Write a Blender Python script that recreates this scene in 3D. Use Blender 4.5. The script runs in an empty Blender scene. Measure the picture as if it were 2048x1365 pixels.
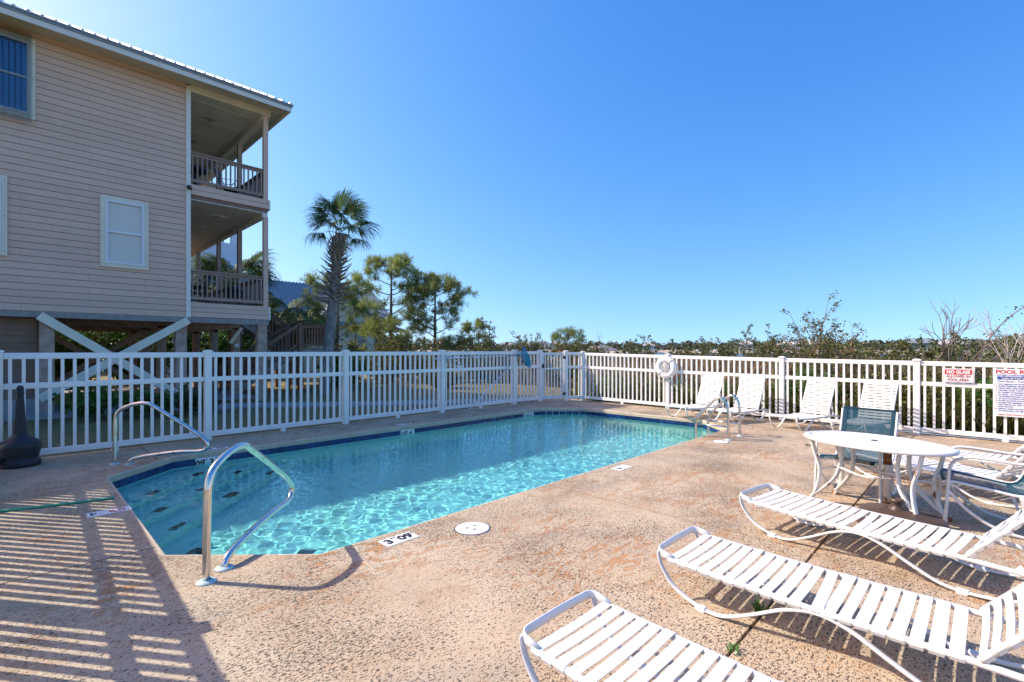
import bpy, bmesh, math, random
import numpy as np
from mathutils import Vector, Matrix
R_ = math.radians
S = bpy.context.scene
COL = S.collection
random.seed(7)
RNG = np.random.default_rng(11)

# ------------------------------------------------------------------ camera, sky, sun, exposure
CAM_H = 1.53
YAW = math.atan2(944, 970)                 # heading of the lens, from the pool's long axis (+X) towards +Y
FW = (math.cos(YAW), math.sin(YAW)); RT = (math.sin(YAW), -math.cos(YAW))
cam = bpy.data.cameras.new("camera"); cam_o = bpy.data.objects.new("camera", cam); COL.objects.link(cam_o)
cam_o.location = (0, 0, CAM_H); cam_o.rotation_euler = (R_(90), 0, YAW - R_(90))
cam.sensor_width = 36; cam.lens = 36 * 970 / 2048
cam.shift_y = 17.5 / 2048
cam.clip_start = 0.05; cam.clip_end = 6000
S.camera = cam_o

SUN_EL = R_(41.8)
SUN_DIR = Vector((-0.575 * math.cos(SUN_EL), 0.818 * math.cos(SUN_EL), math.sin(SUN_EL))).normalized()
W = bpy.data.worlds.new("World"); S.world = W; W.use_nodes = True
nt = W.node_tree; nt.nodes.clear()
wo = nt.nodes.new("ShaderNodeOutputWorld"); bg = nt.nodes.new("ShaderNodeBackground")
sky = nt.nodes.new("ShaderNodeTexSky"); sky.sky_type = 'NISHITA'; sky.sun_disc = False
sky.sun_elevation = SUN_EL
sky.sun_rotation = math.atan2(SUN_DIR.x, SUN_DIR.y)
sky.altitude = 0; sky.air_density = 1.0; sky.dust_density = 1.2; sky.ozone_density = 1.5
# the lowest few degrees of air are read slightly higher up, so that the horizon stays blue instead of murky
tcw = nt.nodes.new("ShaderNodeTexCoord"); sx = nt.nodes.new("ShaderNodeSeparateXYZ"); cb = nt.nodes.new("ShaderNodeCombineXYZ")
ml = nt.nodes.new("ShaderNodeMath"); ml.operation = 'MULTIPLY_ADD'; ml.inputs[1].default_value = .88; ml.inputs[2].default_value = .12
nv = nt.nodes.new("ShaderNodeVectorMath"); nv.operation = 'NORMALIZE'
nt.links.new(tcw.outputs["Generated"], sx.inputs[0]); nt.links.new(sx.outputs[0], cb.inputs[0]); nt.links.new(sx.outputs[1], cb.inputs[1])
nt.links.new(sx.outputs[2], ml.inputs[0]); nt.links.new(ml.outputs[0], cb.inputs[2]); nt.links.new(cb.outputs[0], nv.inputs[0]); nt.links.new(nv.outputs[0], sky.inputs[0])
# film response of the sky: red falls off faster and blue slower than in the raw model (deep clear blue overhead, pale at the horizon)
sp = nt.nodes.new("ShaderNodeSeparateColor"); cc = nt.nodes.new("ShaderNodeCombineColor"); nt.links.new(sky.outputs[0], sp.inputs[0])
for i_, (gam_, c_) in enumerate(((1.8, .735), (1.18, .505), (.6, .47))):
    pw = nt.nodes.new("ShaderNodeMath"); pw.operation = 'POWER'; pw.inputs[1].default_value = gam_
    mu = nt.nodes.new("ShaderNodeMath"); mu.operation = 'MULTIPLY'; mu.inputs[1].default_value = c_ * .15 ** gam_ / .15
    nt.links.new(sp.outputs[i_], pw.inputs[0]); nt.links.new(pw.outputs[0], mu.inputs[0]); nt.links.new(mu.outputs[0], cc.inputs[i_])
nt.links.new(cc.outputs[0], bg.inputs["Color"])
bg.inputs["Strength"].default_value = 0.15
nt.links.new(bg.outputs[0], wo.inputs["Surface"])
sun = bpy.data.lights.new("sun", 'SUN'); sun.energy = 2.0; sun.angle = R_(0.53); sun.color = (1.0, 0.93, 0.82)
sun_o = bpy.data.objects.new("sun", sun); COL.objects.link(sun_o)
sun_o.rotation_euler = SUN_DIR.to_track_quat('Z', 'Y').to_euler()
sun_o.location = (0, 0, 30)
S.view_settings.view_transform = 'Standard'; S.view_settings.look = 'None'
S.view_settings.exposure = 1.65; S.view_settings.gamma = 1.0; S.view_settings.use_curve_mapping = False
S.cycles.use_denoising = True
S.cycles.caustics_refractive = True; S.cycles.caustics_reflective = False
S.cycles.max_bounces = 10; S.cycles.transparent_max_bounces = 24; S.cycles.transmission_bounces = 8
S.cycles.sample_clamp_indirect = 6.0

# ------------------------------------------------------------------ helpers
WM = {}
def link(o, parent=None, world=True):
    COL.objects.link(o)
    m = o.matrix_basis.copy()
    if parent is None:
        WM[o.name] = m
    else:
        o.parent = parent
        pw = WM[parent.name]
        if world:
            o.matrix_parent_inverse = pw.inverted(); WM[o.name] = m
        else:
            WM[o.name] = pw @ m
    return o
def tag(o, label=None, cat=None, group=None, kind=None):
    if label: o["label"] = label
    if cat: o["category"] = cat
    if group: o["group"] = group
    if kind: o["kind"] = kind
    return o
def thing(name, label, cat, loc=(0, 0, 0), group=None, rotz=0.0):
    o = bpy.data.objects.new(name, None); o.location = loc; o.rotation_euler = (0, 0, rotz); o.empty_display_size = .2
    link(o); return tag(o, label, cat, group)
class MB:
    def __init__(s): s.v = []; s.f = []; s.fm = []
    def add(s, vs, fs, mi=0):
        n = len(s.v); s.v += [tuple(v) for v in vs]; s.f += [tuple(i + n for i in f) for f in fs]; s.fm += [mi] * len(fs); return s
    def box(s, x0, x1, y0, y1, z0, z1, mi=0):
        return s.add([(x0,y0,z0),(x1,y0,z0),(x1,y1,z0),(x0,y1,z0),(x0,y0,z1),(x1,y0,z1),(x1,y1,z1),(x0,y1,z1)],
                     [(0,3,2,1),(4,5,6,7),(0,1,5,4),(1,2,6,5),(2,3,7,6),(3,0,4,7)], mi)
    def beam(s, p, q, w, h, up=(0, 0, 1), mi=0):
        p = Vector(p); q = Vector(q); d = (q - p).normalized(); u = Vector(up)
        a = d.cross(u)
        if a.length < 1e-4: a = d.cross(Vector((1, 0, 0)))
        a.normalize(); b = a.cross(d).normalized()
        vs = []
        for c in (p, q):
            for sa, sb in ((-1,-1),(1,-1),(1,1),(-1,1)): vs.append(c + a * sa * w / 2 + b * sb * h / 2)
        return s.add(vs, [(3,2,1,0),(4,5,6,7),(0,1,5,4),(1,2,6,5),(2,3,7,6),(3,0,4,7)], mi)
    def tube(s, pts, r, seg=8, closed=False, ell=None, up=None, mi=0):
        pts = [Vector(p) for p in pts]; n = len(pts); rs = r if isinstance(r, (list, tuple)) else [r] * n
        rings = []; a = None
        for i in range(n):
            if closed: t = pts[(i + 1) % n] - pts[i - 1]
            else: t = pts[min(i + 1, n - 1)] - pts[max(i - 1, 0)]
            t.normalize()
            if up is not None:
                a = t.cross(Vector(up)).normalized()
            elif a is None:
                a = t.orthogonal().normalized()
            else:
                a = (a - t * a.dot(t)).normalized()
            b = t.cross(a)
            ra, rb = (rs[i], rs[i]) if ell is None else (ell[0], ell[1])
            rings.append([pts[i] + a * math.cos(2*math.pi*k/seg) * ra + b * math.sin(2*math.pi*k/seg) * rb for k in range(seg)])
        vs = [v for rg in rings for v in rg]; fs = []
        for i in range(n if closed else n - 1):
            j = (i + 1) % n
            for k in range(seg): fs.append((i*seg+k, i*seg+(k+1)%seg, j*seg+(k+1)%seg, j*seg+k))
        if not closed:
            fs.append(tuple(range(seg))[::-1]); fs.append(tuple((n-1)*seg+k for k in range(seg)))
        return s.add(vs, fs, mi)
    def lathe(s, prof, c=(0, 0, 0), seg=24, mi=0):
        n = len(prof); vs = []
        for r, z in prof:
            for k in range(seg): vs.append((c[0] + r*math.cos(2*math.pi*k/seg), c[1] + r*math.sin(2*math.pi*k/seg), c[2] + z))
        fs = [(i*seg+k, i*seg+(k+1)%seg, (i+1)*seg+(k+1)%seg, (i+1)*seg+k) for i in range(n-1) for k in range(seg)]
        fs.append(tuple(range(seg))[::-1]); fs.append(tuple((n-1)*seg+k for k in range(seg)))
        return s.add(vs, fs, mi)
    def prism(s, poly, z0, z1, mi=0):
        n = len(poly); vs = [(x, y, z0) for x, y in poly] + [(x, y, z1) for x, y in poly]
        fs = [tuple(range(n))[::-1], tuple(range(n, 2*n))] + [(i, (i+1)%n, n+(i+1)%n, n+i) for i in range(n)]
        return s.add(vs, fs, mi)
    def mesh(s, name, mats, smooth=False):
        me = bpy.data.meshes.new(name); me.from_pydata(s.v, [], s.f)
        for m in (mats if isinstance(mats, (list, tuple)) else [mats]): me.materials.append(m)
        if any(s.fm): me.polygons.foreach_set("material_index", s.fm)
        if smooth: me.polygons.foreach_set("use_smooth", [True] * len(me.polygons))
        me.update(); return me
    def build(s, name, mats, parent=None, smooth=False, world=True, loc=None, rot=None):
        o = bpy.data.objects.new(name, s.mesh(name, mats, smooth))
        if loc: o.location = loc
        if rot: o.rotation_euler = rot
        return link(o, parent, world)
def inst(name, me, parent=None, loc=(0, 0, 0), rot=(0, 0, 0), sc=(1, 1, 1), world=True):
    o = bpy.data.objects.new(name, me); o.location = loc; o.rotation_euler = rot; o.scale = sc
    return link(o, parent, world)
def bevel(o, w=.006, seg=2):
    bm = bmesh.new(); bm.from_mesh(o.data)
    bmesh.ops.bevel(bm, geom=list(bm.edges), offset=w, segments=seg, affect='EDGES', clamp_overlap=True)
    bm.to_mesh(o.data); bm.free(); return o
def copy_tree(o, parent=None):
    c = o.copy(); COL.objects.link(c)
    if parent is not None: c.parent = parent
    WM[c.name] = WM.get(o.name, Matrix())
    for ch in list(o.children): copy_tree(ch, c)
    return c
def smooth_path(pts, n=6, closed=False):
    P = [Vector(p) for p in pts]; out = []; N = len(P)
    rng_ = range(N if closed else N - 1)
    for i in rng_:
        p0 = P[i-1] if (i > 0 or closed) else P[0]; p1 = P[i]; p2 = P[(i+1) % N]; p3 = P[(i+2) % N] if (i + 2 < N or closed) else P[-1]
        for k in range(n):
            t = k / n; t2 = t*t; t3 = t2*t
            out.append(0.5 * ((2*p1) + (-p0+p2)*t + (2*p0-5*p1+4*p2-p3)*t2 + (-p0+3*p1-3*p2+p3)*t3))
    if not closed: out.append(P[-1])
    return out
def fillet(pts, rad, n=5):
    """polyline with rounded corners"""
    P = [Vector(p) for p in pts]; rs = rad if isinstance(rad, (list, tuple)) else [rad] * len(P)
    out = [P[0]]
    for i in range(1, len(P) - 1):
        a = (P[i-1] - P[i]); b = (P[i+1] - P[i]); r = min(rs[i], a.length * .49, b.length * .49)
        p = P[i] + a.normalized() * r; q = P[i] + b.normalized() * r
        for k in range(n + 1):
            t = k / n; out.append(p*(1-t)**2 + P[i]*2*t*(1-t) + q*t*t)
    out.append(P[-1]); return out
def text_mesh(txt, size, mat, name="lettering", bold=0.0, align='CENTER', extr=0.0008, sx=1.0):
    c = bpy.data.curves.new("t", 'FONT'); c.body = txt; c.size = size; c.align_x = align; c.align_y = 'CENTER'
    c.extrude = extr; c.offset = bold; c.resolution_u = 3
    o = bpy.data.objects.new("t", c); COL.objects.link(o)
    dg = bpy.context.evaluated_depsgraph_get(); me = bpy.data.meshes.new_from_object(o.evaluated_get(dg))
    bpy.data.objects.remove(o); bpy.data.curves.remove(c)
    if sx != 1.0: me.transform(Matrix.Scale(sx, 4, (1, 0, 0)))
    me.name = name; me.materials.clear(); me.materials.append(mat); return me

# ------------------------------------------------------------------ materials
MATS = {}
def mat(name, col, rough=.6, metal=0., spec=.5, noise=0., nscale=8., col2=None, bump=0., bscale=40., island=0., trans=0., coat=0., lo=.4, hi=.6, rand=0.):
    m = bpy.data.materials.new(name); m.use_nodes = True; n = m.node_tree.nodes; L = m.node_tree.links
    b = n["Principled BSDF"]; b.inputs["Roughness"].default_value = rough; b.inputs["Metallic"].default_value = metal
    b.inputs["Specular IOR Level"].default_value = spec; b.inputs["Coat Weight"].default_value = coat
    tc = n.new("ShaderNodeTexCoord")
    src = None
    c1 = (*col, 1); c2 = (*(col2 or tuple(max(0, x * .7) for x in col)), 1)
    if noise or col2:
        no = n.new("ShaderNodeTexNoise"); no.inputs["Scale"].default_value = nscale; no.inputs["Detail"].default_value = 6
        L.new(tc.outputs["Object"], no.inputs["Vector"])
        rp = n.new("ShaderNodeMapRange"); rp.inputs[1].default_value = lo; rp.inputs[2].default_value = hi
        rp.inputs[3].default_value = 0; rp.inputs[4].default_value = noise or 1.
        L.new(no.outputs["Fac"], rp.inputs[0])
        mx = n.new("ShaderNodeMix"); mx.data_type = 'RGBA'; mx.inputs[6].default_value = c1; mx.inputs[7].default_value = c2
        L.new(rp.outputs[0], mx.inputs[0]); src = mx.outputs[2]
    if island:
        ge = n.new("ShaderNodeNewGeometry"); hv = n.new("ShaderNodeHueSaturation")
        mr = n.new("ShaderNodeMapRange"); mr.inputs[3].default_value = 1 - island; mr.inputs[4].default_value = 1 + island
        L.new(ge.outputs["Random Per Island"], mr.inputs[0]); L.new(mr.outputs[0], hv.inputs["Value"])
        mr2 = n.new("ShaderNodeMath"); mr2.operation = 'MULTIPLY_ADD'; mr2.inputs[1].default_value = .06; mr2.inputs[2].default_value = .47
        L.new(ge.outputs["Random Per Island"], mr2.inputs[0]); L.new(mr2.outputs[0], hv.inputs["Hue"])
        if src: L.new(src, hv.inputs["Color"])
        else: hv.inputs["Color"].default_value = c1
        src = hv.outputs[0]
    if rand:
        oi = n.new("ShaderNodeObjectInfo"); hv = n.new("ShaderNodeHueSaturation"); mr = n.new("ShaderNodeMapRange")
        mr.inputs[3].default_value = 1 - rand; mr.inputs[4].default_value = 1 + rand
        L.new(oi.outputs["Random"], mr.inputs[0]); L.new(mr.outputs[0], hv.inputs["Value"])
        if src: L.new(src, hv.inputs["Color"])
        else: hv.inputs["Color"].default_value = c1
        src = hv.outputs[0]
    if src: L.new(src, b.inputs["Base Color"])
    else: b.inputs["Base Color"].default_value = c1
    if bump:
        n2 = n.new("ShaderNodeTexNoise"); n2.inputs["Scale"].default_value = bscale; n2.inputs["Detail"].default_value = 5
        L.new(tc.outputs["Object"], n2.inputs["Vector"])
        bp = n.new("ShaderNodeBump"); bp.inputs["Strength"].default_value = bump; bp.inputs["Distance"].default_value = .01
        L.new(n2.outputs["Fac"], bp.inputs["Height"]); L.new(bp.outputs[0], b.inputs["Normal"])
    if trans:
        t = n.new("ShaderNodeBsdfTranslucent"); ms = n.new("ShaderNodeMixShader"); ms.inputs[0].default_value = trans
        if src: L.new(src, t.inputs["Color"])
        else: t.inputs["Color"].default_value = c1
        out = n["Material Output"]; L.new(b.outputs[0], ms.inputs[1]); L.new(t.outputs[0], ms.inputs[2]); L.new(ms.outputs[0], out.inputs["Surface"])
    MATS[name] = m; return m

VINYL = mat("white_vinyl", (.84, .82, .77), .38, noise=.25, nscale=2.5, col2=(.68, .68, .66), lo=.45, hi=.75)
VINYL_OLD = mat("white_vinyl_scuffed", (.74, .74, .72), .45, noise=.5, nscale=5, col2=(.60, .57, .52), lo=.5, hi=.75)
STRAP = mat("white_strap", (.70, .70, .68), .42, noise=.4, nscale=9, col2=(.70, .69, .66), lo=.5, hi=.75, bump=.03, bscale=60)
FRAMEW = mat("white_powder_coat", (.70, .70, .69), .3, noise=.4, nscale=14, col2=(.66, .63, .57), lo=.55, hi=.8)
RUSTY = mat("white_paint_with_rust", (.74, .72, .67), .4, noise=1., nscale=11, col2=(.22, .075, .02), lo=.63, hi=.68)
RUST = mat("rust", (.16, .055, .02), .85, noise=1., nscale=30, col2=(.34, .14, .04), bump=.3)
STEEL = mat("stainless_steel", (.72, .69, .64), .2, metal=1., noise=1., nscale=16, col2=(.50, .36, .22), lo=.56, hi=.75)
ALUM = mat("aluminium_pole", (.70, .74, .78), .32, metal=.9)
AQUA = mat("pale_aqua_plastic", (.48, .62, .62), .45, noise=.5, nscale=30)
SIDING = mat("taupe_siding", (.72, .50, .37), .75, noise=.35, nscale=2.2, col2=(.66, .455, .335), bump=.12, bscale=130, rand=.045)
CREAM = mat("cream_trim", (.82, .75, .58), .55, noise=.3, nscale=3)
CREAM_PALE = mat("pale_trim", (.82, .78, .68), .5, noise=.2, nscale=3)
SOFFIT = mat("soffit_board", (.58, .54, .42), .7, noise=.3, nscale=4)
CEILING = mat("porch_ceiling", (.80, .77, .68), .75, noise=.4, nscale=2.5, bump=.1)
PILING = mat("brown_piling", (.50, .35, .26), .85, noise=.7, nscale=5, col2=(.33, .22, .16), bump=.4, bscale=25)
BROWNWOOD = mat("brown_stained_wood", (.26, .155, .10), .75, noise=.8, nscale=9, col2=(.15, .09, .06), bump=.35, bscale=35, rand=.15)
RAILWOOD = mat("weathered_railing", (.33, .23, .18), .8, noise=.8, nscale=14, col2=(.34, .29, .26), lo=.5, hi=.7, bump=.3, rand=.12)
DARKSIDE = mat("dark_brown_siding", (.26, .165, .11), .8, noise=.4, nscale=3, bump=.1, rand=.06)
CONC = mat("grey_concrete", (.36, .35, .33), .85, noise=.8, nscale=3, col2=(.26, .25, .24), bump=.2)
ROOFW = mat("galvanised_roof", (.66, .66, .66), .35, metal=.35, noise=.3, nscale=4)
ROOFB = mat("blue_grey_metal_roof", (.24, .29, .32), .45, metal=.2, noise=.3, nscale=2)
DARK = mat("dark_fitting", (.02, .022, .026), .45)
WICKER = mat("dark_wrought_metal", (.03, .027, .026), .55)
BLACKPL = mat("charcoal_plastic", (.012, .017, .022), .5, noise=.5, nscale=12, col2=(.022, .028, .034), bump=.15)
BROWNPL = mat("brown_plastic", (.075, .05, .037), .45, noise=.4, nscale=10, bump=.2)
WHITEP = mat("white_paint", (.78, .78, .78), .5)
WHITEWALL = mat("white_siding", (.74, .74, .76), .6)
SIGNW = mat("white_sign_face", (.80, .80, .80), .3)
REDP = mat("sign_red", (.55, .012, .018), .4)
MAROON = mat("sign_dark_red", (.25, .012, .018), .45)
BLUEP = mat("sign_blue", (.015, .075, .33), .4)
BLACKP = mat("black_print", (.012, .012, .014), .5)
ROPE = mat("white_rope", (.74, .71, .66), .9, noise=.6, nscale=60, bump=.5, bscale=160)
BLIND = mat("white_blind", (.90, .90, .88), .6)
GREENH = mat("green_hose", (.02, .30, .20), .4)
HAZEHOUSE = mat("far_house_wall", (.62, .62, .62), .7)
BARK = mat("bark", (.13, .10, .08), .95, noise=.9, nscale=7, col2=(.22, .18, .15), bump=.8, bscale=20)
PALMBARK = mat("palm_bark", (.20, .175, .15), .95, noise=1., nscale=5, col2=(.30, .28, .25), bump=.8, bscale=22)
BOOT = mat("palm_boot", (.38, .31, .25), .9, noise=.8, nscale=6, col2=(.15, .10, .075), bump=.5, rand=.2)
FROND = mat("palm_frond", (.075, .135, .05), .6, spec=.25, noise=.7, nscale=3, col2=(.13, .18, .06), island=.25, trans=.3, rand=.15)
FRONDDRY = mat("dry_palm_frond", (.26, .20, .10), .7, island=.2, trans=.2)
PINE = mat("pine_needles", (.27, .32, .095), .6, spec=.2, island=.5, trans=.45, rand=.12)
LEAFA = mat("lush_leaf", (.085, .175, .025), .4, island=.5, trans=.3)
LEAFB = mat("olive_leaf", (.135, .14, .04), .5, island=.5, trans=.3)
LEAFC = mat("dull_green_leaf", (.095, .125, .04), .5, island=.5, trans=.25)
LEAFY = mat("yellow_green_leaf", (.16, .15, .03), .5, island=.4, trans=.35)
LEAFR = mat("russet_leaf", (.16, .055, .025), .5, island=.5, trans=.25)
LEAFFAR = mat("far_foliage", (.07, .085, .055), .8, island=.4)
TWIG = mat("grey_twig", (.24, .20, .17), .9, noise=.6, nscale=10)
REED = mat("dry_reed", (.24, .17, .10), .8, island=.35, trans=.3)
BLADE = mat("winter_grass", (.25, .20, .065), .8, island=.45, trans=.3)
SAND = mat("sand", (.50, .42, .32), .9, noise=.6, nscale=.6)
GREYWOOD = mat("grey_weathered_wood", (.32, .29, .26), .9, noise=.6, nscale=5, rand=.12)
NAVY = None

def nodes_of(name):
    m = bpy.data.materials.new(name); m.use_nodes = True; return m, m.node_tree.nodes, m.node_tree.links, m.node_tree.nodes["Principled BSDF"]
def N(n, t, **kw):
    x = n.new(t)
    for k, v in kw.items(): setattr(x, k, v)
    return x
def noise_node(n, L, vec, scale, detail=4, dist=0., rough=.5):
    x = n.new("ShaderNodeTexNoise"); x.inputs["Scale"].default_value = scale; x.inputs["Detail"].default_value = detail
    x.inputs["Distortion"].default_value = dist; x.inputs["Roughness"].default_value = rough
    L.new(vec, x.inputs["Vector"]); return x.outputs["Fac"]
def rng_node(n, L, v, a, b, c=0., d=1.):
    x = n.new("ShaderNodeMapRange"); L.new(v, x.inputs[0])
    for i, q in enumerate((a, b, c, d)): x.inputs[i + 1].default_value = q
    return x.outputs[0]
def mixc(n, L, f, a, b):
    x = n.new("ShaderNodeMix"); x.data_type = 'RGBA'
    L.new(f, x.inputs[0])
    for i, q in ((6, a), (7, b)):
        if isinstance(q, tuple): x.inputs[i].default_value = (*q, 1)
        else: L.new(q, x.inputs[i])
    return x.outputs[2]
def mth(n, L, op, a, b=None):
    x = n.new("ShaderNodeMath"); x.operation = op
    for i, q in enumerate((a, b)):
        if q is None: continue
        if isinstance(q, (int, float)): x.inputs[i].default_value = q
        else: L.new(q, x.inputs[i])
    return x.outputs[0]

def deck_material():
    m, n, L, b = nodes_of("pitted_deck_concrete")
    tc = n.new("ShaderNodeTexCoord"); P = tc.outputs["Object"]
    def mapped(sx, sy, rz=0.):
        mp = n.new("ShaderNodeMapping"); mp.inputs["Scale"].default_value = (sx, sy, 1); mp.inputs["Rotation"].default_value = (0, 0, rz)
        L.new(P, mp.inputs["Vector"]); return mp.outputs[0]
    base = mixc(n, L, rng_node(n, L, noise_node(n, L, P, 1.1, 7, .4), .36, .64), (.53, .425, .29), (.43, .325, .21))
    base = mixc(n, L, rng_node(n, L, noise_node(n, L, mapped(16, 34), 1.0, 6, .6), .35, .68, 0, .6), base, (.53, .44, .31))
    # rusty orange skim patches
    zone = rng_node(n, L, noise_node(n, L, P, .7, 3), .42, .58)
    st = noise_node(n, L, mapped(6, 12), 1.0, 5, 1.4)
    stm = mth(n, L, 'MULTIPLY', rng_node(n, L, st, .545, .59), zone)
    base = mixc(n, L, mth(n, L, 'MULTIPLY', stm, .8), base, (.45, .225, .085))
    edge = mth(n, L, 'MULTIPLY', mth(n, L, 'SUBTRACT', rng_node(n, L, st, .515, .545), rng_node(n, L, st, .555, .59)), zone)
    base = mixc(n, L, mth(n, L, 'MULTIPLY', edge, .5), base, (.24, .19, .155))
    # grey scuffs and brown stains
    gr = rng_node(n, L, noise_node(n, L, mapped(1.2, 2.0), .9, 6, .6), .56, .72, 0, .55)
    base = mixc(n, L, gr, base, (.30, .265, .22))
    br = rng_node(n, L, noise_node(n, L, mapped(2.3, 2.9, .5), 1.0, 7, 1.0), .57, .70, 0, .5)
    base = mixc(n, L, br, base, (.33, .215, .11))
    # pits: two sizes, more of them where the trowel skipped
    dens = noise_node(n, L, P, 1.3, 4)
    pn = noise_node(n, L, mapped(42, 76, .06), 1.0, 2.5, .5)
    thr = rng_node(n, L, dens, .3, .7, .335, .445)
    d = mth(n, L, 'SUBTRACT', thr, pn)
    pit = rng_node(n, L, d, -.004, .02)
    pn2 = noise_node(n, L, mapped(86, 128, -.1), 1.0, 1.5, .4)
    d2 = mth(n, L, 'SUBTRACT', mth(n, L, 'MULTIPLY', thr, .98), pn2)
    pit2 = rng_node(n, L, d2, 0, .025)
    allpit = mth(n, L, 'MAXIMUM', pit, pit2)
    base = mixc(n, L, mth(n, L, 'MULTIPLY', allpit, .9), base, (.085, .062, .045))
    L.new(base, b.inputs["Base Color"]); b.inputs["Roughness"].default_value = .82; b.inputs["Specular IOR Level"].default_value = .3
    hgt = mth(n, L, 'SUBTRACT', mth(n, L, 'MULTIPLY', noise_node(n, L, P, 90, 4), .25), mth(n, L, 'MULTIPLY', mth(n, L, 'MAXIMUM', rng_node(n, L, d, -.02, .03), rng_node(n, L, d2, -.02, .03)), 1.0))
    hgt = mth(n, L, 'ADD', hgt, mth(n, L, 'MULTIPLY', noise_node(n, L, mapped(5, 9), 1.0, 5, .8), .9))
    bp = n.new("ShaderNodeBump"); bp.inputs["Strength"].default_value = .75; bp.inputs["Distance"].default_value = .008
    L.new(hgt, bp.inputs["Height"]); L.new(bp.outputs[0], b.inputs["Normal"])
    return m
DECK = deck_material()
def coping_material():
    m, n, L, b = nodes_of("sand_coping")
    tc = n.new("ShaderNodeTexCoord"); P = tc.outputs["Object"]
    c = mixc(n, L, rng_node(n, L, noise_node(n, L, P, 6, 6), .35, .7), (.55, .45, .32), (.44, .36, .26))
    L.new(c, b.inputs["Base Color"]); b.inputs["Roughness"].default_value = .85
    bp = n.new("ShaderNodeBump"); bp.inputs["Strength"].default_value = .4; bp.inputs["Distance"].default_value = .004
    L.new(noise_node(n, L, P, 60, 5), bp.inputs["Height"]); L.new(bp.outputs[0], b.inputs["Normal"]); return m
COPING = coping_material()
def tile_material():
    m, n, L, b = nodes_of("navy_glazed_tile")
    tc = n.new("ShaderNodeTexCoord"); P = tc.outputs["Object"]; oi = n.new("ShaderNodeObjectInfo")
    ad = n.new("ShaderNodeVectorMath"); ad.operation = 'ADD'; L.new(P, ad.inputs[0]); L.new(oi.outputs["Location"], ad.inputs[1])
    f = noise_node(n, L, ad.outputs[0], 26, 4, 2.0)
    c = mixc(n, L, rng_node(n, L, f, .4, .68), (.004, .012, .055), (.012, .075, .26))
    hv = n.new("ShaderNodeHueSaturation"); L.new(c, hv.inputs["Color"]); L.new(rng_node(n, L, oi.outputs["Random"], 0, 1, .75, 1.25), hv.inputs["Value"])
    L.new(hv.outputs[0], b.inputs["Base Color"]); b.inputs["Roughness"].default_value = .12; return m
NAVY = tile_material()
GROUT = mat("pale_grout", (.46, .46, .43), .9, noise=.5, nscale=20)
def plaster_material():
    m, n, L, b = nodes_of("pool_plaster")
    tc = n.new("ShaderNodeTexCoord"); P = tc.outputs["Object"]
    c = mixc(n, L, rng_node(n, L, noise_node(n, L, P, 2.5, 6), .3, .7), (.52, .84, .79), (.48, .80, .75))
    L.new(c, b.inputs["Base Color"]); b.inputs["Roughness"].default_value = .8; return m
PLASTER = plaster_material()
def glassy(name, tint=(1, 1, 1), rough=.02, refl=1.0):
    m, n, L, b = nodes_of(name); n.remove(b); out = n["Material Output"]
    t = n.new("ShaderNodeBsdfTransparent"); t.inputs[0].default_value = (*tint, 1)
    g = n.new("ShaderNodeBsdfGlossy"); g.inputs["Roughness"].default_value = rough
    fr = n.new("ShaderNodeFresnel"); fr.inputs[0].default_value = 1.5
    ms = n.new("ShaderNodeMixShader"); L.new(mth(n, L, 'MULTIPLY', fr.outputs[0], refl), ms.inputs[0])
    L.new(t.outputs[0], ms.inputs[1]); L.new(g.outputs[0], ms.inputs[2]); L.new(ms.outputs[0], out.inputs[0]); return m
PANE = glassy("window_glass", (.98, .99, .99), .03, .25)
PANEB = glassy("painted_sky_reflection_glass", (.30, .72, .98), .04, 2.0)  # the sky's blue reflection is put into this pane's tint
POLYC = glassy("clear_storm_panel", (.76, .79, .78), .25, 1.6)
def mesh_sling(name, col, open_):
    m, n, L, b = nodes_of(name); out = n["Material Output"]
    b.inputs["Base Color"].default_value = (*col, 1); b.inputs["Roughness"].default_value = .75; b.inputs["Specular IOR Level"].default_value = .15
    t = n.new("ShaderNodeBsdfTransparent"); ms = n.new("ShaderNodeMixShader"); ms.inputs[0].default_value = open_
    L.new(b.outputs[0], ms.inputs[1]); L.new(t.outputs[0], ms.inputs[2]); L.new(ms.outputs[0], out.inputs[0]); return m
SLING = mesh_sling("blue_sling_mesh", (.010, .065, .10), .18)
SLINGD = mat("blue_sling_hem", (.008, .045, .075), .7, spec=.2)
NET = mesh_sling("blue_net", (.005, .26, .40), .28)
NETRIM = mat("blue_net_rim", (.005, .09, .20), .4)
def water_material():
    m, n, L, b = nodes_of("pool_water"); n.remove(b); out = n["Material Output"]
    g = n.new("ShaderNodeBsdfGlass"); g.inputs["IOR"].default_value = 1.33; g.inputs["Roughness"].default_value = 0.0
    g.inputs["Color"].default_value = (.67, .955, .95, 1)
    L.new(g.outputs[0], out.inputs[0]); return m
WATER = water_material()
def ground_material():
    m, n, L, b = nodes_of("lawn_and_sand")
    tc = n.new("ShaderNodeTexCoord"); P = tc.outputs["Object"]
    c = mixc(n, L, rng_node(n, L, noise_node(n, L, P, .9, 6), .35, .65), (.20, .165, .065), (.13, .12, .045))
    c = mixc(n, L, rng_node(n, L, noise_node(n, L, P, 14, 5), .4, .7, 0, .7), c, (.26, .21, .10))
    L.new(c, b.inputs["Base Color"]); b.inputs["Roughness"].default_value = .95
    bp = n.new("ShaderNodeBump"); bp.inputs["Strength"].default_value = .8; bp.inputs["Distance"].default_value = .03
    L.new(noise_node(n, L, P, 45, 6), bp.inputs["Height"]); L.new(bp.outputs[0], b.inputs["Normal"]); return m
GROUND = ground_material()
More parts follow.
